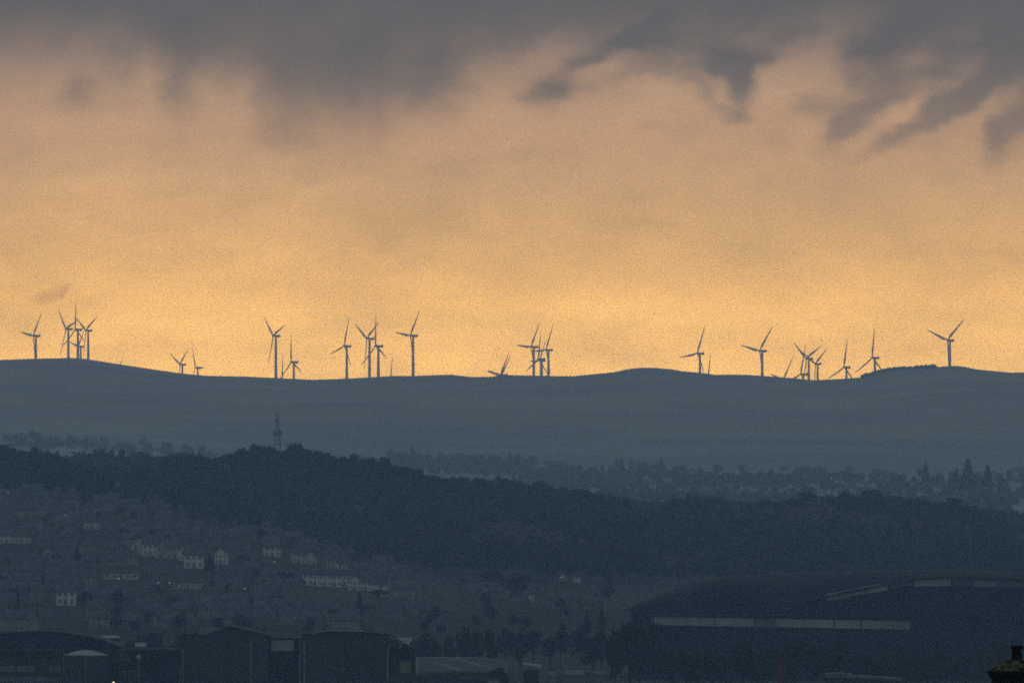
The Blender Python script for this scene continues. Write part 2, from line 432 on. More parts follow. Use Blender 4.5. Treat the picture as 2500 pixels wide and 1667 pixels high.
# skyline of the wooded ridge: individual crowns
u = -12.0; GS = 'trees on the crest of the dark wooded ridge'
big = [(628,60),(720,52),(452,60),(2122,40),(1965,50),(903,46)]
while u < 2515:
    w = random.uniform(26, 50)
    if 215 < u < 365: w *= .8
    D = random.uniform(4955, 5040)
    vt = forest(u) + random.uniform(-9, 7)
    pos = "left" if u < 600 else ("middle" if u < 1600 else "right")
    tree_uv(random.choice('aabbcd' if random.random() > .12 else 'd'), u, vt, D, w*1.15,
            f"dark leafless-looking tree on the crest of the {pos} part of the wooded ridge", GS+f", {pos} part")
    u += w*random.uniform(.5, .85)
for (uu, w) in big:
    tree_uv('c', uu, forest(uu)-1, 4940, w, "broad rounded tree crown bulging above the wooded ridge skyline", 'broad crowns standing proud of the ridge skyline')
# wood below the crest: one mass
def clear(u, v):      # where the suburb is
    return u < 1000 and v > interp([(0,1205),(300,1225),(520,1285),(700,1310),(900,1372),(1000,1400)], u)
M_BIRCH = mat('bare_birch_twigs', (.12, .105, .082), (.07, .062, .05), .05)
def mass(name, groups, mats, label):
    V_ = np.concatenate([np.concatenate(g_) for g_ in groups if g_])
    me = fast_mesh(name, V_, mats[0])
    for m_ in mats[1:]: me.materials.append(m_)
    idx = np.concatenate([np.full(sum(len(q) for q in g_)//4, i, dtype=np.int32) for i, g_ in enumerate(groups) if g_])
    me.polygons.foreach_set('material_index', idx)
    o_ = bpy.data.objects.new(name, me); C.objects.link(o_)
    return tag(o_, label, 'woodland', kind='stuff')
rng = np.random.default_rng(5)
GR = [[], [], [], []]
WM = [M_LEAF_A, M_LEAF_B, M_LEAF_C, M_BIRCH]
cnt = 0
while cnt < 3000:
    D = rng.uniform(4150, 5120); uu = rng.uniform(-150, 2650)
    x = wx(uu, D); z = ground_z(x, D); v = HZ-(z-ZC)*F_/D
    if clear(uu, v-10) or D < interp([(0,4300),(1000,4250),(2500,4180)], uu): continue
    stand = vnoise(x/70+50, D/160)          # stands of one kind
    k_ = 2 if stand < -.22 else (3 if stand > .27 else (0 if rng.random() < .55 else 1))
    H = rng.uniform(7, 14.5) if k_ != 3 else rng.uniform(7, 10)
    if wz(forest(uu)+13, D) - z < H: H = max(4.0, wz(forest(uu)+13, D) - z)
    R = rng.uniform(2.6, 5.8)
    p = crown_pts('cone' if k_ == 2 else ('round' if rng.random() < .6 else 'wide'), R*(.75 if k_ == 2 else 1), H, 100 if k_ != 3 else 60, rng)
    GR[k_].append(leaf_quads(p+np.array([x, D, z]), 1.1, rng)); cnt += 1
mass('woodland', GR, WM, 'dense dark winter wood covering the near hillside')
# a hazier wood on the next rise, showing in the dips of the crest
GR = [[], [], [], []]
TOP2 = [(150,1112),(212,1100),(260,1097),(330,1102),(380,1108),(450,1112),(560,1118),(1150,1190),(1300,1192),(1400,1196),(1480,1206),(1540,1217),(1600,1226),(1650,1230),(1740,1230),(1800,1224),(1860,1228),(1900,1226),(1960,1235),(2280,1235),(2360,1226),(2430,1236),(2500,1252),(2600,1262)]
for _ in range(560):
    uu = rng.uniform(150, 2600); 
    if 560 < uu < 1430 or 1900 < uu < 2380: continue
    D = rng.uniform(5650, 6250); x = wx(uu, D); z = ground_z(x, D)
    H = wz(interp(TOP2, uu)+rng.uniform(-2, 12), D)-z
    if H < 4: continue
    H = min(H, 22); R = rng.uniform(3.5, 6.5)
    GR[int(rng.integers(0, 4))].append(leaf_quads(crown_pts('round' if rng.random() < .75 else 'cone', R, H, 120, rng)+np.array([x, D, z]), 1.4, rng))
mass('hazy_woodland', GR, WM, 'hazier wood on the rise just behind the dark ridge')

# hazy far trees in the valley on the right and behind the left of the ridge
GR = [[], []]
def strip(u0, u1, D0, D1, n, hmin=7, hmax=12, R0=3.5, R1=6):
    for _ in range(n):
        D = rng.uniform(D0, D1); uu = rng.uniform(u0, u1); x = wx(uu, D)
        if vnoise(x/60+9, D/260+4) < -.16: continue
        z = ground_z(x, D); q = rng.random()
        p = crown_pts('cone' if q < .08 else ('round' if q < .6 else 'wide'), rng.uniform(R0, R1)*(.6 if q < .08 else 1), rng.uniform(hmin, hmax)*(1.3 if q < .08 else 1), 60, rng)
        GR[int(rng.random() < .6)].append(leaf_quads(p+np.array([x, D, z]), 1.9, rng))
strip(1280, 1750, 8500, 9000, 150); strip(1700, 2100, 8200, 8600, 130); strip(1500, 1640, 9000, 9200, 50, 8, 13)
strip(2150, 2520, 7500, 7900, 130); strip(1950, 2520, 7000, 7250, 110, 6, 9); strip(1380, 1960, 6700, 7500, 150, 5, 8); strip(850, 1300, 7600, 8300, 60, 5, 8); strip(-50, 500, 9200, 9900, 120)
strip(950, 1300, 8800, 9400, 130); strip(1650, 1760, 8000, 8100, 40, 9, 13); strip(1250, 2520, 7700, 8700, 230, 5, 9)
strip(0, 500, 6800, 7400, 90); strip(1900, 2520, 6500, 7100, 90, 5, 7); strip(-50, 2550, 9300, 9700, 110, 3, 5, 5, 9)
mass('valley_woodland', GR, [M_BIRCH, mat('haze_paled_twigs', (.15, .14, .115), (.09, .085, .07), .05)], 'hazy belts of trees across the valley below the moor')  # valley twigs paled in colour to stand in for thicker haze
PV = []
for _ in range(300):
    uu = rng.uniform(2104, 2285); D = rng.uniform(13960, 14010); x = wx(uu, D); z = ground_z(x, D)
    p = crown_pts('round', rng.uniform(2.2, 4), rng.uniform(3.0, 6.2), 46, rng); PV.append(leaf_quads(p+np.array([x, D, z-1.2]), 1.1, rng))
o = bpy.data.objects.new('ridge_scrub', fast_mesh('ridge_scrub', np.concatenate(PV), M_LEAF_B)); C.objects.link(o)
tag(o, 'ragged belt of scrub along the top of the right knoll', 'scrub', kind='stuff')
tree_uv('p', 2260, 1129, 7900, 30, "slim conifer standing by itself above the hazy valley houses on the right")
tree_uv('q', 2363, 1121, 7700, 56, "tallest hazy conifer above the valley houses on the right")
tree_uv('q', 2411, 1136, 7600, 46, "hazy conifer just right of the tallest one in the valley")
tree_uv('p', 2335, 1146, 7650, 34, "small hazy conifer just left of the tallest one in the valley")

# ------------------------------------------------------------------ houses
def house_template(w, d, h, rh, wall, roof, gable=False, nwin=3, chim=2, floors=2):
    r = empty('house', (0, 0, -500))
    x0, x1, y0, y1 = -w/2, w/2, -d/2, d/2
    wb = MB()
    if gable:      # gable end faces the viewer
        wb.prism_y([(x0,-2.5),(x1,-2.5),(x1,h),(0,h+rh),(x0,h)], y0, y1)
    else:
        wb.prism_x([(y0,-2.5),(y1,-2.5),(y1,h),(0,h+rh),(y0,h)], x0, x1)
    W = wb.build('wall', wall, r)
    t = .28; e = .4
    rb = MB()
    if gable:
        for sx in (-1, 1):
            rb.add([(sx*(w/2+e), y0-e, h-e*rh/(w/2)+.05), (0, y0-e, h+rh+.05), (0, y1+e, h+rh+.05), (sx*(w/2+e), y1+e, h-e*rh/(w/2)+.05),
                    (sx*(w/2+e), y0-e, h-e*rh/(w/2)+.05+t), (0, y0-e, h+rh+.05+t), (0, y1+e, h+rh+.05+t), (sx*(w/2+e), y1+e, h-e*rh/(w/2)+.05+t)],
                   [(0,1,2,3),(7,6,5,4),(0,4,5,1),(3,2,6,7),(0,3,7,4),(1,5,6,2)])
    else:
        for sy in (-1, 1):
            ye = sy*(d/2+e); ze = h-e*rh/(d/2)+.05
            rb.add([(x0-e,ye,ze),(x1+e,ye,ze),(x1+e,0,h+rh+.05),(x0-e,0,h+rh+.05),(x0-e,ye,ze+t),(x1+e,ye,ze+t),(x1+e,0,h+rh+.05+t),(x0-e,0,h+rh+.05+t)],
                   [(0,1,2,3),(7,6,5,4),(0,4,5,1),(3,2,6,7),(0,3,7,4),(1,5,6,2)])
    R = rb.build('roof', roof, r)
    for i in range(chim):
        cx = (x0+.9 if i == 0 else x1-.9) if not gable else (-1.6 if i else 1.6)
        zt = h+rh+1.0
        MB().box(cx-.45, cx+.45, -.35, .35, h+rh*.3, zt).box(cx-.55, cx+.55, -.45, .45, zt, zt+.18).cone((cx-.2, 0), .13, .11, zt+.18, zt+.7, 8).cone((cx+.2, 0), .13, .11, zt+.18, zt+.7, 8).build('chimney', M_BRICK, R)
    for fl in range(floors):
        for i in range(nwin):
            cx = x0+w*(i+.5)/nwin; zb = .9+2.7*fl
            if fl == 0 and i == nwin//2:
                MB().box(cx-.5, cx+.5, y0-.06, y0+.05, .1, 2.15).build('door', M_SLATE, r); continue
            f = MB().box(cx-.58, cx+.58, y0-.05, y0+.04, zb-.12, zb+1.36).build('window', M_TRIM, r)
            MB().box(cx-.48, cx+.48, y0-.09, y0-.052, zb, zb+1.26).build('pane', M_GLASS, f)
    return r
HT = {
 'wt': house_template(7.2, 8, 5.4, 2.6, M_WHITE, M_SLATE, False, 3, 1),
 'wg': house_template(7.4, 9, 5.4, 3.4, M_WHITE, M_SLATE, True, 3, 1),
 'ct': house_template(7.6, 8, 5.4, 2.8, M_CREAM, M_TILE, False, 3, 2),
 'cg': house_template(7.4, 9, 5.4, 3.4, M_CREAM, M_TILE, True, 2, 1),
 'pt': house_template(8.0, 9, 5.6, 3.0, M_PINK, M_SLATE, False, 3, 2),
 'bt': house_template(11, 9, 5.2, 3.2, M_BUFF, M_SLATE, False, 4, 2),
 'kt': house_template(12, 9, 5.2, 3.2, M_BRICK, M_SLATE, False, 4, 2),
 'kg': house_template(8, 10, 5.2, 3.8, M_BUFF, M_TILE, True, 2, 1),
 'lk': house_template(15, 9, 5.0, 3.0, M_BUFFL, M_SLATE, False, 6, 2),
 'mt': house_template(9, 8, 5.2, 2.8, M_BUFFL, M_TILE, False, 3, 2),
 'lb': house_template(16, 10, 3.2, 3.0, M_CREAM, M_TILE, False, 5, 1, 1),
}
remember()
HUSED = set(); HPOS = []
def house(key, u, vbase, label, group=None, s=1.0, rz=None, sz=None, D=None):
    D = D or ground_hit(u, vbase); x = wx(u, D); z = wz(vbase, D) if D > 5100 else ground_z(x, D)
    if rz is None: rz = random.uniform(-.12, .12)
    HPOS.append((x, D))
    r0 = HT[key]
    if key in HUSED: r = copy_thing(r0, (x, D, z), rz, (s, s, sz or s))
    else:
        HUSED.add(key); r = r0; r.location = (x, D, z); r.rotation_euler = (0, 0, rz); r.scale = (s, s, sz or s)
    r['label'] = label; r['category'] = 'house'
    if group: r['group'] = group
    elif 'group' in r: del r['group']
    return r
# upper pale terrace, stepping down to the right
G1 = 'pale houses of the upper terrace'
for i, (u, v, kx, w) in enumerate([(338,1352,'cg',30),(366,1358,'wt',34),(398,1362,'cg',32),(425,1365,'pt',34),(455,1370,'wg',30)]):
    house(kx, u, v, ["leftmost cream house of the upper terrace on the left hillside", "second pale house from the left in the upper terrace", "middle gable-fronted house of the upper terrace",
        "pinkish stone house in the upper terrace, left of the tall white one", "gabled white house at the right of the upper terrace"][i], G1, w/38, .1)
house('wt', 473, 1388, "tallest brightest white house, standing below the end of the upper terrace", None, 1.05, .08, 1.0)
house('wg', 541, 1377, "small white house beside the dark pointed tree, right of the brightest one", None, .66, -.1, .8)
house('wt', 664, 1357, "lone white house at the wood edge, above the single bright street lamp", None, .95, .1, .68)
house('ct', 728, 1375, "cream house left of a pair on the middle row, under the trees", None, .72, .15)
house('cg', 758, 1377, "smaller cream house at the right of the middle row, under the trees", None, .6, .1)
house('pt', 815, 1390, "dim house behind the lower terrace, left of its whiter neighbour", None, .7, .0)
house('ct', 840, 1398, "pale house on the bank behind the right end of the lower terrace", None, .72, .1)
G2 = 'white houses of the lower terrace'
for i in range(5):
    u = 745+i*24
    house('wt', u, 1430+i*.8, f"white terraced house, number {i+1} from the left in the lower terrace" if 0 else
      ["first white house at the left end of the lower terrace","second house from the left in the lower white terrace","third house from the left in the lower white terrace",
       "fourth house from the left in the lower white terrace","fifth house, in the middle of the lower white terrace"][i], G2, .66, .04, .86)
for i, (u, v, kx, s_) in enumerate([(866,1440,'wg',.66),(892,1442,'wt',.6),(914,1444,'wt',.55),(940,1455,'wg',.5)]):
    house(kx, u, v, ["gabled white house just past the middle of the lower terrace, stepping down","white house between two gabled ones in the lower terrace",
      "small white house near the right end of the lower terrace","last little gabled house at the right end of the lower terrace"][i], G2, s_, .04)
house('wt', 16, 1326, "pale house cut by the left picture edge, halfway up the hillside", None, .9, .05, .62)
house('ct', 54, 1327, "pale house next to the one cut by the left edge", None, 1.0, .05, .6)
house('lb', 295, 1414, "long low buff building below the upper terrace on the left", None, .85, .08)
house('lb', 460, 1438, "long low building below the brightest white house", None, .72, .0)
house('wt', 162, 1478, "pale house left of the big dark pointed tree", None, .95, .0)
house('bt', 580, 1338, "large grey house with dark slate roof above the lone dark tree", None, 1.0, .0)
house('ct', 225, 1292, "dim cream house high on the left hillside", None, .95, .05, .6)
house('wt', 1140, 1448, "small white house left of the two big dark trees", None, .5, .1)
house('wg', 1158, 1452, "little gabled house touching the big dark trees from the left", None, .42, .1)
for i, u in enumerate((1290, 1309, 1328)):
    house('wt' if i != 1 else 'pt', u, 1468, ["white cottage just right of the big dark trees","pinkish cottage, middle of three right of the dark trees","third cottage right of the big dark trees"][i], None, .5, .0)
house('cg', 1375, 1420, "left of two small pale houses near the arena roof edge", None, .45); house('wt', 1408, 1422, "right of two small pale houses near the arena roof edge", None, .45)
GD = 'dim houses scattered on the suburban hillside'
KEEP = [(318,500,1350,1425),(516,565,1355,1420),(636,692,1340,1400),(705,775,1365,1405),(790,858,1378,1412),(728,962,1412,1490),(-10,82,1318,1368),(245,350,1395,1448),(425,500,1410,1470),
 (130,195,1462,1510),(545,620,1325,1375),(198,252,1280,1322),(1120,1170,1440,1480),(1275,1340,1455,1500),(1365,1420,1410,1450)]
def blocks(u, v, hpx): return any(a-14 < u < b_+14 and v > c_+2 and v-hpx < d_ - 22 for a, b_, c_, d_ in KEEP)
spots = []
tries = 0
while len(spots) < 150 and tries < 20000:
    tries += 1
    v = 1222+6*random.randint(0, 53)+random.uniform(-1, 1); u = random.uniform(-20, 1010)
    if not clear(u, v-4): continue
    if blocks(u, v, 46): continue
    if any(abs(u-a) < 40 and abs(v-b_) < 11 for a, b_ in spots): continue
    D = ground_hit(u, v); x = wx(u, D)
    if any(abs(x-a) < 8 and abs(D-b_) < 26 for a, b_ in HPOS): continue
    spots.append((u, v))
    kx = random.choice(['bt','bt','kt','kt','kg','lk','mt','mt','lk'])
    house(kx, u, v, {'bt':"dim grey roughcast house with slate roof on the left hillside",'kt':"dark brick house with slate roof on the left hillside",'kg':"dim gable-fronted house with brown roof on the left hillside",
      'lk':"long grey harled terrace block with slate roof on the left hillside",'mt':"dim grey house with brown tiled roof on the left hillside"}[kx], GD+{'bt':', grey','kt':', brick','kg':', gable-fronted','lk':', long blocks','mt':', brown-roofed'}[kx], random.uniform(.62, .85), random.choice((.1,.15,-.25))+random.uniform(-.12, .12))
for i in range(16):
    u = 1020+random.uniform(0, 480); v = random.uniform(1455, 1500)
    house(random.choice(['bt','kt','kg']), u, v, "dim house in the dark hollow between the big trees and the arena", 'dim houses in the hollow left of the arena', random.uniform(.6, .8), random.uniform(-.5, .5))
# far hazy houses in the valley (right)
GV = 'tiny hazy houses in the valley on the right'
rowsv = [(1960,2140,1162,8150,14),(1775,1870,1172,7950,7),(2170,2285,1226,6950,11),(2280,2335,1168,8000,5),(2400,2460,1205,7350,5),(2010,2130,1176,7800,8),(2440,2495,1262,6600,5),(1560,1700,1190,8300,7),(1680,1800,1150,8800,6),(2140,2260,1180,7700,7)]
for (u0, u1, v, D, nn) in rowsv:
    for i in range(nn):
        u = lerp(u0, u1, (i+.5)/nn)+random.uniform(-3, 3); DD = D+random.uniform(-60, 60); x = wx(u, DD)
        r = house(random.choice(['wt','wg','ct','pt']), u, v, "tiny pale house in the hazy valley beyond the wooded ridge on the right", GV, random.uniform(.55, .85), random.uniform(-.5, .5), None, DD)
        r.location.z = max(ground_z(x, DD), wz(v, DD)) if 0 else ground_z(x, DD)
GL = 'tiny hazy houses below the moor on the left'
for (u, D) in [(150,9300),(175,9350),(200,9280),(225,9400),(180,9000),(365,9400),(390,9350),(160,9600),(215,9650),(1310,9800),(1332,9850)]:
    house(random.choice(['wt','ct']), u, 0, "tiny pale house in the haze at the foot of the far moor", GL, .85, random.uniform(-.4, .4), None, D).location.z = ground_z(wx(u, D), D)

# individual suburban trees
tree_uv('q', 208, 1443, 3760, 58, "big dark pointed tree right of a pale house at lower left")
tree_uv('p', 512, 1352, 4090, 34, "dark pointed tree between the brightest white house and a small one")
tree_uv('b', 925, 1438, 3900, 62, "dark round tree hiding the foot of the lower terrace's right end")
tree_uv('c', 1200, 1392, 3950, 92, "left of two big dark trees in the middle of the lower picture")
tree_uv('b', 1258, 1398, 3930, 70, "right of two big dark trees in the middle of the lower picture")
tree_uv('b', 590, 1352, 4120, 50, "dark round tree in front of the large grey house")
tree_uv('d', 700, 1395, 3980, 50, "reddish-brown tree at the left end of the lower white terrace")
tree_uv('p', 1372, 1520, 3300, 44, "narrow dark tree left of the arena's pale lower fascia")
tree_uv('a', 1220, 1625, 2560, 60, "dark bush between the white tent roof and the low pale sheds")
GT = 'trees scattered between houses on the left hillside'
nT = 0; tries = 0
while nT < 100 and tries < 5000:
    tries += 1
    u = random.uniform(-20, 1500); v = random.uniform(1225, 1560)
    if u < 1000 and not clear(u, v-14): continue
    if u >= 1000 and v < 1425: continue
    if blocks(u, v, 40): continue
    D = ground_hit(u, v); x = wx(u, D)
    if any(abs(x-a) < 6 and abs(D-b_) < 14 for a, b_ in HPOS): continue
    k_ = random.choice('aabbdddp'); s_ = random.uniform(.38, .62)
    side = 'on the left hillside' if u < 1000 else 'in the dark hollow left of the arena'
    tree(k_, x, D, ground_z(x, D)-.3, f"dark {'pointed' if k_=='p' else 'rounded'} tree among the dim houses {side}", GT if u < 1000 else 'trees in the hollow left of the arena', s_)
    nT += 1
# belt of trees behind the sheds and in front of the arena
GB = 'dark trees behind the industrial sheds'
for i in range(46):
    u = lerp(-10, 1560, (i+.5)/46)+random.uniform(-8, 8); D = random.uniform(2950, 3150)
    tree_uv(random.choice('abcd'), u, random.uniform(1540, 1572) if u < 1000 else random.uniform(1525, 1570), D, random.uniform(40, 70), f"dark tree in the belt behind the {'industrial sheds' if u<1000 else 'white tent roof'}", GB if u < 1000 else 'dark trees behind the white tent roof')
GA = 'dark trees in front of the arena'
for i in range(30):
    u = lerp(1480, 2520, (i+.5)/30)+random.uniform(-8, 8); D = random.uniform(2600, 2720)
    tree_uv(random.choice('abcd'), u, random.uniform(1546, 1600) if u > 1620 else random.uniform(1490, 1530), D, random.uniform(50, 85), "dark tree in front of the arena's lower wall", GA)

# street lamps
lp = bpy.data.objects.new
def lamp(u, v, D, label, warm=False, s=1.0):
    x = wx(u, D); z = wz(v, D); gz = min(ground_z(x, D), z-4)
    r = empty('street_lamp', (x, D, gz), 0, label, 'street lamp', None if warm else 'lit street lamps of the suburb'); h = z-gz
    MB().cone((0, 0), .09, .06, -1, h, 8).bar((0,0,h), (0,-.9,h+.15), .05).build('pole', M_STEEL, r)
    MB().lathe((0,-.9,h), [(.05*s,.18*s),(.28*s,.06*s),(.3*s,-.05*s),(.16*s,-.16*s),(.02*s,-.2*s)], 10).build('lamp_head', M_LAMPW if warm else M_LAMP, r)
L1 = [(670,1371,"single bright street lamp below the lone white house"),(387,1422,"left of two lit lamps below the upper terrace"),(414,1422,"right of two lit lamps below the upper terrace"),
 (597,1436,"lit lamp right of the long low building"),(80,1437,"lit lamp low on the far left slope"),(123,1437,"lit lamp right of another on the far left slope"),(160,1257,"faint lamp high on the left slope"),
 (345,1180+26,"faint lamp just under the wood edge at left"),(20,1201,"faint lamp at the left picture edge"),(290,1412,"faint lamp by the long low buff building"),(540,1437,"faint lamp left of the one beside the low building"),
 (1372,1408,"faint lamp by the two small pale houses near the arena"),(2030,1168,"faint lamp in the hazy valley on the right"),(2430,1192,"faint lamp below the hazy conifers"),(1010,1470,"faint lamp in the dark hollow")]
for (u, v, lab) in L1:
    D = ground_hit(u, v+30)-15 if v > 1200 else 7400
    lamp(u, v, D, lab, s=1.0 if D < 5000 else 1.6)
lamp(278, 1664.5, 2450, "bright warm lamp at the bottom edge between the tank and the sheds", True, .9)

# ------------------------------------------------------------------ lattice mast on the ridge
D = 6400; x = wx(677, D); gz = ground_z(x, D); top = wz(1010, D)
r = empty('lattice_mast', (x, D, gz), 0, "lattice radio mast rising behind the highest clump of the wooded ridge", 'mast')
H = top-gz; zj = wz(1062, D)-gz
def hw(z): return lerp(3.6, 1.5, z/zj) if z < zj else lerp(1.3, .55, (z-zj)/(H-zj))
m1 = MB(); nseg = 13
for i in range(nseg):
    z0, z1 = H*.93*i/nseg, H*.93*(i+1)/nseg
    for (sx, sy), (tx, ty) in (((-1,-1),(1,-1)),((1,-1),(1,1)),((1,1),(-1,1)),((-1,1),(-1,-1))):
        a, b_ = hw(z0), hw(z1)
        m1.bar((sx*a,sy*a,z0),(sx*b_,sy*b_,z1),.22).bar((sx*a,sy*a,z0),(tx*b_,ty*b_,z1),.14).bar((sx*b_,sy*b_,z1),(tx*b_,ty*b_,z1),.12)
m1.build('frame', M_STEEL, r)
MB().bar((0,0,H*.9),(0,0,H),.28,8).build('antenna', M_STEEL, r)
for zz, n_ in ((zj, 'platform'),):
    MB().box(-2.4,2.4,-2.4,2.4,zz,zz+.3).box(-2.4,2.4,-2.45,-2.38,zz+.3,zz+1.3).box(-2.4,2.4,2.38,2.45,zz+.3,zz+1.3).build(n_, M_STEEL, r)
for (dx, zz, rr) in ((1.9, zj+2.2, 1.1), (-1.8, zj+1.6, .9), (1.2, H*.75, .8)):
    MB().rings([[(dx+q*math.cos(2*PI*i/12), yy, zz+q*math.sin(2*PI*i/12)) for i in range(12)] for q, yy in ((rr*.3,-1.2),(rr,-1.9),(rr*.95,-1.95))]).build('dish', M_STEEL, r)

# ------------------------------------------------------------------ industrial sheds, bottom left
def B(mb, u0, u1, v0, v1, D, depth, z0=None, off=0.0):
    """a box whose front shows from u0 to u1 and from row v0 (top) down to row v1, at distance D"""
    return mb.box(wx(u0, D), wx(u1, D), D+off, D+off+depth, wz(v1, D) if z0 is None else z0, wz(v0, D))
GZ = lambda D: ZC-36.5
def root_at(u, D, name, label, cat): return empty(name, (wx(u, D), D, GZ(D)), 0, label, cat)
def fix(o, r):   # world-coordinate mesh -> child of r
    o.parent = r; o.location = -Vector(r.location); return o
def pipe(mb, u, v0, v1, D, rad=.14, off=-.4, z0=None):
    mb.cone((wx(u, D), D+off), rad, rad, wz(v1, D) if z0 is None else z0, wz(v0, D), 8); return mb
def gable_tank(u0, u1, vwall, vpk, upk, D, depth, name, label):
    r = root_at((u0+u1)/2, D, name, label, 'shed'); g0 = GZ(D)
    x0, x1, xp = wx(u0, D), wx(u1, D), wx(upk, D)
    w = MB().prism_y([(x0,g0),(x1,g0),(x1,wz(vwall,D)),(xp,wz(vpk,D)),(x0,wz(vwall,D))], D, D+depth)
    fix(w.build('wall', M_SHED), r)
    e = .5; rf = MB()
    for xa in (x0, x1):
        s_ = -1 if xa < xp else 1; za = wz(vwall, D)
        rf.add([(xa+s_*e, D-e, za-.1),(xp, D-e, wz(vpk, D)+.06),(xp, D+depth+e, wz(vpk, D)+.06),(xa+s_*e, D+depth+e, za-.1),
                (xa+s_*e, D-e, za+.2),(xp, D-e, wz(vpk, D)+.36),(xp, D+depth+e, wz(vpk, D)+.36),(xa+s_*e, D+depth+e, za+.2)],
               [(0,1,2,3),(7,6,5,4),(0,4,5,1),(3,2,6,7),(0,3,7,4),(1,5,6,2)])
    return r, rf
D = 2500.0
rA, rf = gable_tank(450, 655, 1552, 1531, 565, D, 26, 'warehouse', "tall grey cladded warehouse with shallow gable at lower left")
fix(rf.build('roof', M_SHED_D), rA)
# pale sheet along the left roof edge, pale verge strip at the right
e0 = MB(); xa, xb = wx(483, D), wx(548, D)
e0.add([(xa, D-.62, wz(1548, D)),(xa+1.0, D-.62, wz(1549, D)),(xb, D-.62, wz(1534.5, D)),(xb-1.4, D-.62, wz(1531, D)),(xa-.1, D-.62, wz(1531, D)),
        (xa, D+1.6, wz(1548, D)),(xa+1.0, D+1.6, wz(1549, D)),(xb, D+1.6, wz(1534.5, D)),(xb-1.4, D+1.6, wz(1531, D)),(xa-.1, D+1.6, wz(1531, D))],
       [(0,1,2,3,4),(9,8,7,6,5),(0,5,6,1),(1,6,7,2),(2,7,8,3),(3,8,9,4),(4,9,5,0)])
fix(e0.build('gable_panel', M_ROOFL), rA)
fix(MB().bar((wx(592, D), D-.75, wz(1529, D)), (wx(620, D), D-.75, wz(1539, D)), .14).bar((wx(620, D), D-.75, wz(1539, D)), (wx(652, D), D-.75, wz(1545, D)), .12).build('verge_strip', M_PIPE), rA)
fix(pipe(MB(), 613, 1567, 0, D, .13, -.3, GZ(D)).bar((wx(613,D), D-.3, wz(1567,D)), (wx(619,D), D-.1, wz(1561,D)), .12).build('downpipe', M_PIPE), rA)
fix(pipe(pipe(MB(), 447, 1584, 0, D, .12, -.5, GZ(D)), 440, 1622, 0, D, .08, -.5, GZ(D)).build('downpipe', M_PIPE), rA)
rB, rf = gable_tank(740, 948, 1549, 1541, 845, D, 30, 'warehouse', "tall grey cladded warehouse with pale ridge line and vent, right of its twin")
fix(rf.build('roof', M_SHED_D), rB)
fix(MB().bar((wx(765,D),D-.8,wz(1546,D)),(wx(790,D),D-.8,wz(1539,D)),.13).bar((wx(790,D),D-.8,wz(1539,D)),(wx(888,D),D-.8,wz(1540,D)),.16).bar((wx(888,D),D-.8,wz(1540,D)),(wx(866,D),D-.8,wz(1527,D)),.12).build('roof_rail', M_PIPE), rB)
fix(MB().cone((wx(812,D), D+3), .2, .16, wz(1543,D), wz(1510,D), 10).cone((wx(812,D), D+3), .34, .3, wz(1512,D), wz(1509,D), 10).build('vent_pipe', M_PIPE), rB)
fix(pipe(MB(), 946.5, 1582, 0, D, .13, -.35, GZ(D)).build('downpipe', M_PIPE), rB)
fix(pipe(pipe(MB(), 733, 1542, 0, D, .12, -.6, GZ(D)), 743, 1560, 0, D, .15, -.6, GZ(D)).build('downpipe', M_PIPE), rB)
# link block between them
rL = root_at(698, D, 'link_block', "dark recessed block with a pale panel between the two warehouses", 'building')
fix(B(MB(), 656.5, 738.5, 1556, 0, D+3, 14, GZ(D)).build('wall', M_SHED_D), rL)
fix(B(MB(), 662, 718, 1562, 1588, D+2.4, .5).build('fascia_panel', M_PALE), rL)
st = MB()
for u in (668, 690, 712): pipe(st, u, 1592, 0, D, .09, 1.6, GZ(D))
for v in (1603, 1629, 1655): st.bar((wx(666,D), D+1.6, wz(v,D)), (wx(716,D), D+1.6, wz(v,D)), .07)
fix(st.build('stair_frame', M_STEEL), rL)
# dark block at left of warehouse A
rK = root_at(392, D, 'flat_roofed_block', "dark flat-roofed block left of the gabled warehouse, thin lamp post before it", 'building')
fix(B(MB(), 318, 448, 1588, 0, D+5, 18, GZ(D)).build('wall', M_SHED_D), rK)
fix(B(MB(), 316, 450, 1583, 1588, D+4.8, 18.4).build('parapet', M_SHED), rK)
fix(B(MB(), 262.5, 318, 1612, 0, D+8, 12, GZ(D)).build('lean_to', M_SHED_D), rK)
rP = root_at(340, D, 'lamp_post', "unlit post with round head in front of the dark flat-roofed block", 'lamp post')
fix(pipe(MB(), 340, 1606, 0, D, .1, -2, GZ(D)).build('pole', M_PIPE), rP)
fix(MB().lathe((wx(340,D), D-2, wz(1603,D)), [(.1,-.7),(.5,-.45),(.65,0),(.5,.4),(.1,.6)], 12).build('lamp_head', M_PALE), rP)
rR = root_at(312, D, 'railing', "thin pale handrail between the tank and the dark block", 'railing')
rr = MB(); rr.bar((wx(292,D),D-1,wz(1638,D)),(wx(332,D),D-1,wz(1637,D)),.07)
for u in (293, 306, 319, 331): pipe(rr, u, 1638, 0, D, .05, -1, GZ(D))
fix(rr.build('rails', M_PIPE), rR)
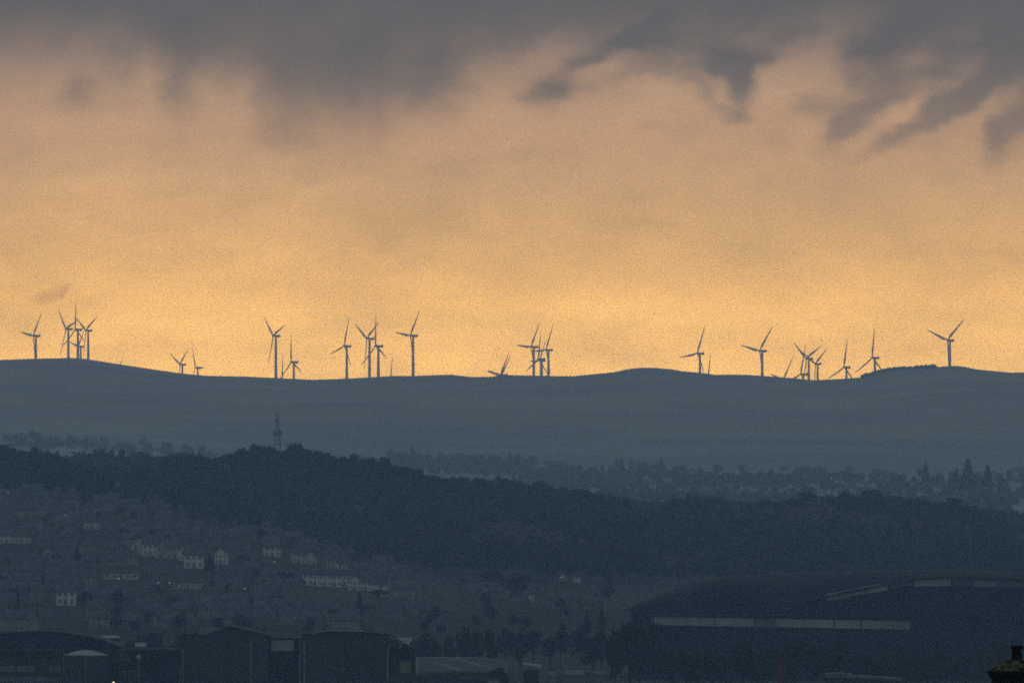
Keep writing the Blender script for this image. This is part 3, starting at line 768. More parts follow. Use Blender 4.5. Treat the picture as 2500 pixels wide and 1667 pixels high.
# round tank with conical cap
rT = root_at(208, D, 'storage_tank', "round grey storage tank with pale shallow cap at the lower left", 'tank')
cx, cy = wx(208, D), D+6
rad = (262-155)/2*D/F_
fix(MB().lathe((cx, cy, 0), [(rad, GZ(D)),(rad, wz(1600,D))], 40).build('shell', M_SHED), rT)
fix(MB().lathe((cx, cy, 0), [(rad*1.03, wz(1600.5,D)),(rad*1.03, wz(1598.5,D)),(rad*.6, wz(1591,D)),(rad*.2, wz(1586.5,D)),(.1, wz(1586,D))], 40).build('cap', M_ROOFL), rT)
fix(pipe(pipe(MB(), 210, 1600, 0, D, .06, -.0, GZ(D)), 154, 1592, 1645, D, .1, 5.9).build('pipework', M_PIPE), rT)
# low office block at the far left
rO = root_at(60, D, 'office_block', "low block with dark parapet and strips of dark windows at the lower left corner", 'building')
fix(B(MB(), -60, 152, 1603, 0, D+7, 16, GZ(D)).build('wall', M_BUFF if 0 else M_SHED), rO)
fix(B(MB(), -62, 153, 1586, 1603, D+6.6, 16.6).build('parapet', M_SHED_D), rO)
for (a, b_) in ((-40, -5), (0, 38), (42, 88), (120, 150)): fix(B(MB(), a, b_, 1624, 1640, D+6.8, .4).build('window', M_GLASS), rO)
for (a, b_) in ((-40, 20), (24, 84), (88, 150)): fix(B(MB(), a, b_, 1652, 1664, D+6.8, .4).build('window', M_GLASS), rO)
# arched hall behind
D2 = 2600.0
rH = root_at(140, D2, 'arched_hall', "wide hall with a low curved roof behind the storage tank", 'hall')
prof = [(-60,1558),(0,1548),(85,1543),(150,1546),(213,1555),(255,1566),(292,1580)]
pts = [(wx(u,D2), wz(v,D2)) for u, v in prof]
fix(MB().prism_y([(pts[0][0], GZ(D2)),(pts[-1][0], GZ(D2))]+pts[::-1], D2, D2+40).build('wall', M_SHED_D), rH)
rf = MB()
rf.prism_y([(x, z+.06) for x, z in pts]+[(x, z+.4) for x, z in pts[::-1]], D2-.5, D2+40.5)
fix(rf.build('roof', M_ARENA), rH)
# little pale roofs among the trees behind
for (u0, u1, v0, v1, Dd, lab) in [(245,292,1550,1557,2900,"small pale roof left of the tall warehouse, behind the curved hall"),(330,356,1568,1578,2750,"tiny pale shed roof above the dark flat-roofed block")]:
    r = root_at((u0+u1)/2, Dd, 'shed', lab, 'shed'); x0, x1 = wx(u0,Dd), wx(u1,Dd); zt = wz(v0,Dd); zb = wz(v1,Dd)
    fix(MB().box(x0+.3, x1-.3, Dd, Dd+6, ground_z(x0, Dd)-1, zb).build('wall', M_SHED_D), r)
    fix(MB().prism_x([(Dd-.4,zb),(Dd+6.4,zb),(Dd+3,zt)], x0, x1).build('roof', M_ROOFL), r)
# hut with yellowish panel
D = 2480.0
rC = root_at(982, D, 'hut', "dark gabled hut with a yellowish panel right of the warehouses", 'hut')
fix(MB().prism_y([(wx(950,D),GZ(D)),(wx(1014,D),GZ(D)),(wx(1014,D),wz(1580,D)),(wx(983,D),wz(1566,D)),(wx(950,D),wz(1582,D))], D, D+9).build('wall', M_SHED_D), rC)
fix(B(MB(), 976, 1004, 1613, 1642, D-.25, .3).build('door_panel', M_YELLOW), rC)
fix(MB().bar((wx(984,D),D-.3,wz(1566,D)),(wx(974,D),D-.3,wz(1582,D)),.14).bar((wx(984,D),D-.3,wz(1567,D)),(wx(1012,D),D-.3,wz(1579,D)),.12).build('verge_strip', M_PIPE), rC)
fix(MB().add([(wx(966,D),D+9.1,wz(1556,D)),(wx(1008,D),D+9.1,wz(1556,D)),(wx(998,D),D-.3,wz(1573,D)),(wx(986,D),D-.3,wz(1566,D)),
   (wx(966,D),D+9.1,wz(1558.5,D)),(wx(1008,D),D+9.1,wz(1558.5,D)),(wx(998,D),D-.3,wz(1575,D)),(wx(986,D),D-.3,wz(1568,D))],
   [(0,3,2,1),(4,5,6,7),(0,1,5,4),(1,2,6,5),(2,3,7,6),(3,0,4,7)]).build('roof_sheet', M_ROOFL), rC)
fix(B(MB(), 949, 1120, 1645, 0, D-6, 5, GZ(D)).build('yard_wall', M_SHED), rC)
# tensioned white tent roof
D = 2620.0
rW = root_at(1130, D, 'tent_roof', "long low white vaulted roof with pale ribs right of the hut", 'building')
arc = [(1014,1612),(1022,1606),(1060,1605.5),(1100,1606),(1150,1606.5),(1185,1609),(1215,1613),(1240,1617)]
w = MB(); nseg = 9; ring = []
for j in range(nseg):
    t = j/(nseg-1); yy = D+24*(1-t)
    ring.append([(wx(u,D), yy, wz(v,D)-(5.2*t*t if 1 else 0)*sst(1000,1090,u+40)) for u, v in arc])
g_ = MB(); nn = len(arc)
g_.v = [p for r_ in ring for p in r_] + [(p[0], p[1], p[2]-.25) for r_ in ring for p in r_]
NN = nn*nseg
g_.f = [(j*nn+i, j*nn+i+1, (j+1)*nn+i+1, (j+1)*nn+i)[::-1] for j in range(nseg-1) for i in range(nn-1)] + [(NN+j*nn+i, NN+j*nn+i+1, NN+(j+1)*nn+i+1, NN+(j+1)*nn+i) for j in range(nseg-1) for i in range(nn-1)]
fix(g_.build('membrane', mat('grey_membrane', (.11,.115,.115), (.07,.074,.078), .15), smooth=True), rW)
rb = MB()
for line in ([(1016,1606),(1060,1604.5),(1100,1605),(1160,1605.5),(1200,1609),(1236,1614)], [(1022,1611),(1060,1617),(1100,1627),(1128,1635)], [(1090,1606),(1130,1612),(1165,1621),(1200,1630)]):
    for (a, c_) in zip(line, line[1:]):
        da = D - (0 if line[0][0] == 1016 else (a[1]-1606)*.5)-.5; dc = D-(0 if line[0][0] == 1016 else (c_[1]-1606)*.5)-.5
        rb.bar((wx(a[0],D), da, wz(a[1],D)), (wx(c_[0],D), dc, wz(c_[1],D)), .2)
fix(rb.build('rib', M_PALE), rW)
fix(MB().box(wx(1018,D), wx(1236,D), D+1, D+22, GZ(D), wz(1640,D)).build('wall', M_SHED), rW)
fix(MB().box(wx(1014,D), wx(1022,D), D-.5, D+1.4, GZ(D), wz(1603,D)).build('end_post', M_PALE), rW)
D = 2560.0
r = root_at(1300, D, 'lean_to_shed', "little pale sloping roof right of the dark bush and white tent", 'shed')
fix(MB().add([(wx(1274,D),D,wz(1619,D)),(wx(1318,D),D,wz(1630,D)),(wx(1322,D),D+7,wz(1622,D)),(wx(1276,D),D+7,wz(1616,D)),
   (wx(1274,D),D,wz(1622,D)),(wx(1318,D),D,wz(1634,D)),(wx(1322,D),D+7,wz(1626,D)),(wx(1276,D),D+7,wz(1620,D))],
   [(0,1,2,3),(7,6,5,4),(0,4,5,1),(1,5,6,2),(2,6,7,3),(3,7,4,0)]).build('roof', M_ROOFL), r)
fix(MB().box(wx(1277,D), wx(1316,D), D+.5, D+6, GZ(D), wz(1635,D)).build('wall', M_SHED_D), r)
for (u0,u1,v0,lab) in [(1338,1372,1641,"first low pale unit at the bottom, right of the sloping roof"),(1378,1424,1637,"second, longest low pale unit at the bottom centre"),(1430,1474,1638,"third low pale unit at the bottom, nearest the red banner")]:
    r = root_at((u0+u1)/2, D, 'storage_unit', lab, 'storage unit')
    fix(MB().box(wx(u0,D), wx(u1,D), D-2, D+5, GZ(D), wz(v0+9,D)).build('wall', M_BUFF), r)
    fix(MB().box(wx(u0-1,D), wx(u1+1,D), D-2.3, D+5.3, wz(v0+9,D), wz(v0,D)).build('roof_edge', M_PALE if u0 == 1378 else M_ROOFL), r)
    fix(MB().box(wx(u0+8,D), wx(u0+20,D), D-2.12, D-2.0, GZ(D), wz(v0+16,D)).build('roller_door', M_ROOFL), r)
r = root_at(1192, D, 'storage_unit', "tiny pale box under the dark bush at the bottom edge", 'storage unit')
fix(MB().box(wx(1190,D), wx(1218,D), D-8, D-4, GZ(D), wz(1657,D)).build('wall', M_PALE), r)
fix(MB().box(wx(1189,D), wx(1219,D), D-8.3, D-3.7, wz(1657,D), wz(1655.5,D)).build('lid', M_ROOFL), r)
# red banner
D = 2450.0
r = root_at(1906, D, 'banner', "dark red upright banner on a pole in front of the arena", 'banner')
fix(pipe(MB(), 1918.5, 1602, 0, D, .12, 0, GZ(D)).build('pole', M_STEEL), r)
bn = MB(); cols = 8
for k_ in (0, 1):
    for i in range(cols+1):
        t = i/cols; yy = D+.35*math.sin(t*7)-.06*k_
        bn.v += [(wx(lerp(1895,1917.5,t), D), yy, wz(1607+2*math.sin(t*5), D)), (wx(lerp(1895.5,1917.5,t), D), yy, GZ(D)+4)]
o_ = 2*(cols+1)
bn.f = [(2*i, 2*i+1, 2*i+3, 2*i+2) for i in range(cols)] + [(o_+2*i+2, o_+2*i+3, o_+2*i+1, o_+2*i) for i in range(cols)]
fix(bn.build('cloth', M_RED, smooth=True), r)
# pale roofs at bottom right
D = 2480.0
r = root_at(2080, D, 'low_roof_building', "low building with broken pale roof edge at the bottom right", 'building')
rf = MB()
for (a, va, c_, vc, th) in ((2014,1645,2050,1643,9),(2050,1643,2080,1646,9),(2080,1649,2120,1651,6),(2120,1651,2206,1656,6)):
    rf.add([(wx(a,D),D,wz(va,D)),(wx(c_,D),D,wz(vc,D)),(wx(c_,D),D+6,wz(vc-3,D)),(wx(a,D),D+6,wz(va-3,D)),
            (wx(a,D),D,wz(va+th,D)),(wx(c_,D),D,wz(vc+th,D)),(wx(c_,D),D+6,wz(vc+th,D)),(wx(a,D),D+6,wz(va+th,D))],
           [(0,1,2,3),(7,6,5,4),(0,4,5,1),(1,5,6,2),(2,6,7,3),(3,7,4,0)])
fix(rf.build('roof', mat('worn_pale_roof', (.16,.165,.17), (.05,.053,.056), .5, lo=.4, hi=.6)), r)
fix(MB().box(wx(2016,D), wx(2204,D), D+.4, D+5.6, GZ(D), wz(1664,D)).build('wall', M_SHED_D), r)
fix(MB().bar((wx(2215,D),D,wz(1662,D)),(wx(2272,D),D,wz(1642,D)),.13).build('stay_pole', M_STEEL), r)

# ------------------------------------------------------------------ arena
D = 3000.0
rA = root_at(2200, D, 'arena', "large arena with dark domed roof and pale fascia bands at lower right", 'arena')
outl = [(1525,1488),(1560,1472),(1600,1455),(1650,1436),(1700,1420),(1760,1408),(1830,1402),(1900,1398),(2050,1393),(2200,1390),(2400,1391),(2600,1397),(2750,1412),(2850,1440),(2900,1488)]
# dome: ribs of half-ellipse cross-section front to back, following the outline
rings = []; nr = 14
zb = wz(1492, D)
for (u, v) in outl:
    h = wz(v, D)-zb; hh = 30*max(.1, math.sin(PI*(u-1500)/(2925-1500)))**.5
    rings.append([(wx(u, D), D+32-hh*math.cos(PI*i/(nr-1)), zb+h*max(0.0,math.sin(PI*i/(nr-1)))**.8) for i in range(nr)])
dm = MB(); n_ = nr
dm.v = [p for r_ in rings for p in r_]
dm.f = [(a*n_+i, (a+1)*n_+i, (a+1)*n_+i+1, a*n_+i+1) for a in range(len(rings)-1) for i in range(n_-1)] + [tuple(range(n_))[::-1], tuple((len(rings)-1)*n_+i for i in range(n_))]
fix(dm.build('roof', M_ARENA, smooth=True), rA)
fix(MB().box(wx(1545,D), wx(2890,D), D+8, D+58, ground_z(0, D)-8, zb+.0).build('wall', M_ARENAW), rA)
# raised front volume under the curved fascia
Dv = D-8
crv = [(1950,1472),(2018,1458),(2060,1448),(2110,1438),(2170,1426),(2230,1415),(2290,1411),(2330,1411),(2400,1413),(2470,1416),(2560,1424),(2680,1445)]
pts = [(wx(u,Dv), wz(v,Dv)) for u, v in crv]
fix(MB().prism_y([(pts[0][0], wz(1510,Dv)),(pts[-1][0], wz(1510,Dv))]+[(x, z-.2) for x, z in pts[::-1]], Dv, D+30).build('front_block', M_ARENAW), rA)
cp = MB(); cp.prism_y([(x, z) for x, z in pts]+[(x, z+.5) for x, z in pts[::-1]], Dv-1.2, D+30)
fix(cp.build('canopy', M_ARENA), rA)
def band(segs, Dd, th, mat_, name, parent, off=-.35):
    m_ = MB()
    for (u0, v0, u1, v1) in segs:
        m_.add([(wx(u0,Dd),Dd+off,wz(v0+th,Dd)),(wx(u1,Dd),Dd+off,wz(v1+th,Dd)),(wx(u1,Dd),Dd+off,wz(v1,Dd)),(wx(u0,Dd),Dd+off,wz(v0,Dd)),
                (wx(u0,Dd),Dd-.05,wz(v0+th,Dd)),(wx(u1,Dd),Dd-.05,wz(v1+th,Dd)),(wx(u1,Dd),Dd-.05,wz(v1,Dd)),(wx(u0,Dd),Dd-.05,wz(v0,Dd))],
               [(0,1,2,3),(7,6,5,4),(3,2,6,7),(1,0,4,5),(0,3,7,4),(2,1,5,6)])
    return fix(m_.build(name, mat_), parent)
band([(2018,1449,2060,1441),(2060,1441,2110,1431),(2110,1431,2168,1422)], Dv, 18, M_FASCIA, 'upper_fascia', rA)
band([(2172,1422,2226,1414)], Dv, 14, mat('dim_fascia', (.17,.17,.17), (.10,.10,.102), .1), 'upper_fascia', rA)
band([(2231,1412,2280,1410.5),(2280,1410.5,2321,1411)], Dv, 19, M_FASCIA, 'upper_fascia', rA)
band([(2325,1412,2372,1413)], Dv, 17, MATS['dim_fascia'], 'upper_fascia', rA)
band([(2376,1413,2434,1414)], Dv, 18, M_FASCIA, 'upper_fascia', rA)
band([(2438,1415,2500,1418),(2500,1418,2590,1428)], Dv, 16, MATS['dim_fascia'], 'upper_fascia', rA)
# lower flat-roofed wing with straight fascia
Dl = D-22
fix(MB().box(wx(1575,Dl), wx(2620,Dl), Dl, D+8, ground_z(0, D)-8, wz(1503,Dl)).build('lower_wing', M_ARENAW), rA)
lv = lambda u: 1504.5+(u-1590)*(1516-1504.5)/(2220-1590)
def lowband(a, b_, m_): band([(lerp(a,b_,i/3), lv(lerp(a,b_,i/3)), lerp(a,b_,(i+1)/3), lv(lerp(a,b_,(i+1)/3))) for i in range(3)], Dl, 20, m_, 'lower_fascia', rA)
lowband(1590, 1745, M_FASCIA); lowband(1747, 1842, M_FASCIA); lowband(1844, 1890, MATS['dim_fascia']); lowband(1892, 2035, M_FASCIA); lowband(2038, 2100, M_FASCIA); lowband(2103, 2222, M_FASCIA)
lowband(2230, 2480, M_ARENA)
fix(MB().prism_y([(wx(1570,Dl),wz(1503,Dl)+.02),(wx(2625,Dl),wz(1503,Dl)+.02),(wx(2625,Dl),wz(1500,Dl)),(wx(1570,Dl),wz(1500,Dl))], Dl-1, D+7.9).build('lower_roof', M_ARENA), rA)
ml = MB()
for i in range(14):
    u = 1600+i*48
    ml.box(wx(u,Dl)-.15, wx(u,Dl)+.15, Dl-.3, Dl-.02, ground_z(0,D)-8, wz(1540,Dl))
fix(ml.build('mullion', M_STEEL), rA)

# ------------------------------------------------------------------ tenement chimney, bottom right
D = 250.0
px = D/F_
xL, xR = wx(2423, D), wx(2546, D); xc = (xL+xR)/2
gz = ground_z(xc, D)
r = empty('tenement', (xc, D, gz), 0, "dark stone tenement whose mossy-topped chimney fills the bottom right corner", 'building')
def P(o): return fix(o, r)
zc0 = wz(1660, D); hy = .45
eav = zc0-3.0
bx0, bx1 = xc-9, xc+9
P(MB().prism_x([(D-5.5,gz-2),(D+5.5,gz-2),(D+5.5,eav-2.6),(D,eav+.6),(D-5.5,eav-2.6)], bx0, bx1).build('wall', M_STONE))
rf = MB()
for sy in (-1, 1):
    rf.add([(bx0-.2,D+sy*5.9,eav-2.75),(bx1+.2,D+sy*5.9,eav-2.75),(bx1+.2,D,eav+.66),(bx0-.2,D,eav+.66),(bx0-.2,D+sy*5.9,eav-2.55),(bx1+.2,D+sy*5.9,eav-2.55),(bx1+.2,D,eav+.86),(bx0-.2,D,eav+.86)],
           [(0,1,2,3),(7,6,5,4),(0,4,5,1),(3,2,6,7),(0,3,7,4),(1,5,6,2)])
roof = P(rf.build('roof', M_SLATE))
for fl in range(3):
    for i in range(5):
        cx = bx0+1.8+i*3.6; zb_ = gz+.9+2.9*fl
        if zb_+1.7 > eav-2.8: continue
        f = P(MB().box(cx-.62, cx+.62, D-5.56, D-5.45, zb_-.08, zb_+1.78).build('window', M_TRIM))
        pn = MB().box(cx-.52, cx+.52, D-5.6, D-5.562, zb_, zb_+1.7).build('pane', M_GLASS); pn.parent = f
def ringr(x0, x1, y0, y1, z, jit=0.0, n=9):
    pts = []
    for i in range(n): pts.append((lerp(x0,x1,i/n), y0))
    for i in range(4): pts.append((x1, lerp(y0,y1,i/4)))
    for i in range(n): pts.append((lerp(x1,x0,i/n), y1))
    for i in range(4): pts.append((x0, lerp(y1,y0,i/4)))
    return [(x+random.uniform(-jit,jit), y+random.uniform(-jit,jit), z+random.uniform(-jit,jit)) for x, y in pts]
ch = MB()
zb_ = wz(1660, D)
ch.rings([ringr(xL+.02, xR-.02, D-hy, D+hy, eav-.5, 0), ringr(xL, xR, D-hy, D+hy, zb_, .006), ringr(xL-.04, xR+.04, D-hy-.04, D+hy+.04, wz(1654,D), .006),
          ringr(xL-.11, xR+.11, D-hy-.11, D+hy+.11, wz(1642,D), .008), ringr(xL-.12, xR+.12, D-hy-.12, D+hy+.12, wz(1638,D), .008)])
def rep(o):
    o.parent = roof; o.location = (0, 0, 0); return o
rep(ch.build('chimney_stack', M_STONE))
hn = MB(); nr_ = 7; lay = []
for t, v in ((0,1638),(.06,1634),(.3,1627),(.55,1619.5),(.8,1613),(1,1611)):
    k_ = t**.9
    lay.append(ringr(lerp(xL-.1,xc-.30,k_), lerp(xR+.1,xc+.30,k_), lerp(D-hy-.1,D-.16,k_), lerp(D+hy+.1,D+.16,k_), wz(v,D), .016))
rep(hn.rings(lay).build('chimney_haunching', M_MOSS, smooth=True))
for (cu, s_) in ((2481.5, 1.0), (2513, .96)):
    pc = (wx(cu, D), D, wz(1616, D)); H_ = (1616-1574)*px*s_
    rep(MB().lathe(pc, [(.125,0),(.135,H_*.1),(.125,H_*.15),(.118,H_*.75),(.145,H_*.8),(.15,H_*.92),(.13,H_),(.10,H_),(.09,H_*.6),(.02,H_*.6)], 20).build('chimney_pot', M_POT, smooth=True))
hl_ = MB(); hl_.rings([[(wx(2497+6*t,D), D-.2+.03*math.cos(2*PI*i/6), wz(1613.5+3*abs(t-.5),D)+.03*math.sin(2*PI*i/6)) for i in range(6)] for t in (-.2,.3,.8,1.6)])
rep(hl_.build('highlight_strip', M_HILITE))  # added pale strip, a highlight painted onto the chimney top

# ------------------------------------------------------------------ birds
def bird_mesh(flap, name='bird'):
    m_ = MB()
    m_.rings([[(.5*x, rr*.5*math.cos(2*PI*i/8), rr*.5*math.sin(2*PI*i/8)*.9) for i in range(8)] for x, rr in ((-.62,.02),(-.45,.09),(-.2,.24),(.1,.27),(.32,.2),(.42,.15),(.52,.15),(.6,.06),(.68,.01))])
    for s_ in (-1, 1):
        w_ = [(0,.1),(.35,.42),(.7,.62*1.0)]
        vs_ = []
        for t, span in ((0,0),(.5,.35),(1,.72)):
            zz = flap*(.32*math.sin(t*1.6)); chd = lerp(.26, .06, t)
            for dz in (.012, -.012): vs_ += [(.1+chd/2-.1*t, s_*(.06+span), zz+dz), (.1-chd/2-.1*t, s_*(.06+span), zz+dz)]
        fs2 = []
        for k_ in (0, 4):
            fs2 += [(k_,k_+1,k_+5,k_+4),(k_+2,k_+6,k_+7,k_+3),(k_,k_+4,k_+6,k_+2),(k_+1,k_+3,k_+7,k_+5)]
        fs2 += [(8,9,11,10)]
        m_.add(vs_, fs2)
    return m_.mesh(name, M_BIRD)
bm = [bird_mesh(1.0), bird_mesh(-.7), bird_mesh(.4)]
BD = [(1238,340,"single bird high above the ridge near the middle of the sky"),(2392,612,"bird flying alone at the upper right, above the other right-hand ones"),(2282,680,"bird above and left of the rightmost turbine"),
 (2415,740,"bird above right of the rightmost turbine"),(2323,749,"small bird just above the rightmost turbine's blades"),(2485,702,"bird close to the right picture edge"),
 (1598,766,"bird above the bare hump of the ridge"),(2037,753,"bird high above the right turbine cluster"),(1219,851,"bird left of the central turbine cluster"),
 (1778,817,"bird between the turbines left of the big one"),(1868,845,"bird right beside the big turbine's hub"),(1983,822,"left of two birds over the right turbine cluster"),
 (2006,831,"right of two birds over the right turbine cluster"),(1357,874,"faint bird just right of the central turbine cluster")]
for i, (u, v, lab) in enumerate(BD):
    Dd = 3600+((i*613) % 1200)
    o = bpy.data.objects.new('bird', bm[i % 3]); C.objects.link(o)
    o.location = (wx(u,Dd), Dd, wz(v,Dd)); o.rotation_euler = (random.uniform(-.5,.5), random.uniform(-.2,.2), random.uniform(0,6.28)); o.scale = (.95,)*3
    tag(o, lab, 'bird', 'birds flying in front of the sunset')

# ------------------------------------------------------------------ haze
BT = ZMAX + 12
hb = MB().box(-5200, 5200, -700, 21700, ZC-42, BT)
mh = bpy.data.materials.new('haze_air'); mh.use_nodes = True; nt = mh.node_tree
nt.nodes.remove(nt.nodes['Principled BSDF'])
pv = nt.nodes.new('ShaderNodeVolumePrincipled')
HAZE_RHO = 0.98e-4; HAZE_COL = (.47, .70, 1.0)
pv.inputs['Density'].default_value = HAZE_RHO; pv.inputs['Color'].default_value = (*HAZE_COL, 1)
pv.inputs['Absorption Color'].default_value = (1, 1, 1, 1); pv.inputs['Anisotropy'].default_value = 0.0
nt.links.new(pv.outputs[0], nt.nodes['Material Output'].inputs['Volume'])
tag(hb.build('haze', mh), 'thin blue dusk haze filling the air', kind='stuff')

# ------------------------------------------------------------------ sky (world), defined by direction
W = bpy.data.worlds.new('World'); S.world = W; W.use_nodes = True
nt = W.node_tree; nt.nodes.clear()
out = nt.nodes.new('ShaderNodeOutputWorld'); bg = nt.nodes.new('ShaderNodeBackground')
nt.links.new(bg.outputs[0], out.inputs[0])
tc = nt.nodes.new('ShaderNodeTexCoord')
sp = nt.nodes.new('ShaderNodeSeparateXYZ'); nt.links.new(tc.outputs['Generated'], sp.inputs[0])
def math_(op, a, b_=None, clamp=False):
    m_ = nt.nodes.new('ShaderNodeMath'); m_.operation = op; m_.use_clamp = clamp
    for i, s_ in enumerate((a, b_)):
        if s_ is None: continue
        if isinstance(s_, (int, float)): m_.inputs[i].default_value = s_
        else: nt.links.new(s_, m_.inputs[i])
    return m_.outputs[0]
dy = math_('MAXIMUM', sp.outputs[1], .05)
U = math_('ADD', math_('MULTIPLY', math_('DIVIDE', sp.outputs[0], dy), F_), 1250.0)
V = math_('SUBTRACT', HZ, math_('MULTIPLY', math_('DIVIDE', sp.outputs[2], dy), F_))
cb = nt.nodes.new('ShaderNodeCombineXYZ'); nt.links.new(U, cb.inputs[0]); nt.links.new(V, cb.inputs[1])
# domain warp
def vm(op, a, b_):
    m_ = nt.nodes.new('ShaderNodeVectorMath'); m_.operation = op
    for i, s_ in enumerate((a, b_)):
        if isinstance(s_, tuple): m_.inputs[i].default_value = s_
        else: nt.links.new(s_, m_.inputs[i])
    return m_.outputs[0]
def noisec(vec, scale, detail, rough):
    z = nt.nodes.new('ShaderNodeTexNoise'); z.inputs['Scale'].default_value = scale; z.inputs['Detail'].default_value = detail; z.inputs['Roughness'].default_value = rough
    nt.links.new(vec, z.inputs['Vector']); return z
wn = noisec(cb.outputs[0], 1/110., 6, .55)
warp = vm('MULTIPLY', vm('SUBTRACT', wn.outputs['Color'], (.5,.5,.5)), (96, 76, 0))
UVW = vm('ADD', cb.outputs[0], warp)
su = nt.nodes.new('ShaderNodeSeparateXYZ'); nt.links.new(UVW, su.inputs[0])
Uw, Vw = su.outputs[0], su.outputs[1]
def blobs(lst, start):
    acc = start
    for (cx, cy, rx, ry, rot, wgt) in lst:
        mp = nt.nodes.new('ShaderNodeMapping'); mp.vector_type = 'TEXTURE'
        mp.inputs['Location'].default_value = (cx, cy, 0); mp.inputs['Rotation'].default_value = (0, 0, math.radians(rot)); mp.inputs['Scale'].default_value = (rx, ry, 1)
        nt.links.new(UVW, mp.inputs['Vector'])
        ln = nt.nodes.new('ShaderNodeVectorMath'); ln.operation = 'LENGTH'; nt.links.new(mp.outputs[0], ln.inputs[0])
        acc = math_('ADD', acc, mapr(nt, ln.outputs['Value'], 0, 1.9, wgt, 0))
    return acc
# boundary row of the dark cloud deck along U
cu = nt.nodes.new('ShaderNodeValToRGB'); cr = cu.color_ramp; cr.interpolation = 'B_SPLINE'
BND = [(0,105),(120,95),(260,100),(370,115),(425,235),(500,200),(590,180),(640,260),(700,335),(790,305),(900,290),(1010,272),(1080,238),(1140,198),(1220,152),(1300,108),(1450,90),(1560,85),(1680,110),(1780,185),(1860,195),(1930,190),(2010,205),(2110,250),(2220,285),(2330,305),(2420,315),(2500,340)]
while len(cr.elements) < len(BND): cr.elements.new(.5)
for e_, (u_, v_) in zip(cr.elements, BND):
    e_.position = u_/2500.; e_.color = (v_/1000.,)*3+(1,)
nt.links.new(math_('DIVIDE', Uw, 2500.), cu.inputs[0])
bnd = math_('MULTIPLY', cu.outputs[0], 1000.)
dv = math_('SUBTRACT', Vw, bnd)
deck = mapr(nt, dv, -130, 170, 1.0, 0)
DARK = [(187,234,44,42,0,.62),(420,245,45,55,-10,.30),(700,345,100,38,22,.28),(560,210,120,50,0,.12),(1332,224,74,36,-12,.68),(1450,145,170,24,-32,.50),(1470,200,130,22,-20,.42),(1570,110,100,45,-30,.30),
 (1815,225,34,72,8,.62),(1770,165,90,42,38,.42),(1725,238,62,20,42,.34),(1800,288,62,20,0,.45),(2028,342,52,28,-25,.66),(1985,272,110,36,22,.45),(2100,300,70,30,-20,.35),(2210,328,120,20,-24,.55),(2300,270,150,26,-30,.40),
 (2432,352,34,46,10,.70),(2470,300,60,30,-30,.35),(2320,150,260,80,0,.12),(2130,200,90,50,0,.15),
 (330,380,170,26,-14,.20),(210,345,120,20,-5,.14),(40,300,50,60,0,.12),(118,718,40,17,-18,.50),(96,724,24,12,20,.2),(148,708,26,8,-35,.4),(60,790,26,16,0,.14),(1690,320,40,26,-40,.22),(1480,530,60,120,18,.14),(1900,430,200,70,0,.16),(1180,520,160,110,0,.08),(2040,520,300,70,0,.10),(1000,700,260,60,0,.06)]
LIGHT = [(1342,140,74,40,-40,-.42),(1465,176,46,18,-25,-.48),(1650,225,120,52,8,-.34),(1762,222,34,40,0,-.42),(1885,226,62,42,-15,-.55),(1990,130,150,62,-42,-.66),(2240,150,150,34,-30,-.26),(1900,60,90,26,-35,-.2),(2185,284,60,28,-18,-.60),(1900,205,110,40,-22,-.30),(2430,250,110,30,-32,-.50),(2290,215,130,28,-30,-.32),(2250,300,70,22,-30,-.3),(2060,215,60,30,-20,-.2),(100,312,70,30,0,-.2),
 (520,240,60,50,0,-.28),(620,230,50,50,0,-.2),(1200,230,60,70,0,-.2),(380,140,50,60,0,-.18),(2300,225,80,20,-28,-.2),(1560,250,120,40,-15,-.2)]
n_big = noisec(UVW, 1/260., 6, .55).outputs['Fac']
mp2 = nt.nodes.new('ShaderNodeMapping'); mp2.inputs['Rotation'].default_value = (0,0,math.radians(33)); mp2.inputs['Scale'].default_value = (.45, 1.3, 1)
nt.links.new(UVW, mp2.inputs['Vector'])
n_str = noisec(mp2.outputs[0], 1/150., 6, .55).outputs['Fac']
low_fade = mapr(nt, Vw, 340, 820, 1.0, .25)
tex = math_('MULTIPLY', math_('ADD', math_('MULTIPLY', math_('SUBTRACT', n_big, .5), 1.0), math_('MULTIPLY', math_('SUBTRACT', n_str, .5), mapr(nt, Uw, 1000, 1500, .9, 1.9))), low_fade)
tex = math_('MULTIPLY', tex, mapr(nt, Vw, -50, 160, .25, 1))
mask = blobs(DARK+LIGHT, math_('ADD', deck, math_('MULTIPLY', tex, 1.45)))
mask = math_('MULTIPLY', mapr(nt, mask, -.16, 1.30, 0, 1), mapr(nt, Vw, 120, 430, 1, .74))

# colour ramps: radiance the sky must have so that, seen through the air, it reads like the dusk sky
SIG = [HAZE_RHO*c for c in HAZE_COL]
J = (.10, .132, .142)
def unhaze(rgb255, v):
    tgt = srgb(*rgb255)[:3]; tan = max(1e-4, (HZ-v)/F_); s_ = min(21700, (BT-ZC)/tan)
    return [max(.02, (t-j*(1-math.exp(-sg*s_)))/math.exp(-sg*s_)) for t, j, sg in zip(tgt, J, SIG)]
def ramp(stops):
    r_ = nt.nodes.new('ShaderNodeValToRGB'); r_.color_ramp.interpolation = 'LINEAR'
    while len(r_.color_ramp.elements) < len(stops): r_.color_ramp.elements.new(.5)
    for e_, (v_, c_) in zip(r_.color_ramp.elements, stops):
        e_.position = (v_+400)/1400.; e_.color = (*[x/6. for x in unhaze(c_, v_)], 1)
    return r_
gold = ramp([(-400,(110,106,106)),(0,(124,115,110)),(120,(152,131,117)),(220,(176,146,121)),(320,(188,152,121)),(420,(196,158,120)),(520,(207,165,119)),(620,(217,172,118)),(720,(231,181,118)),(820,(239,188,121)),(900,(242,191,123)),(990,(242,191,123))])
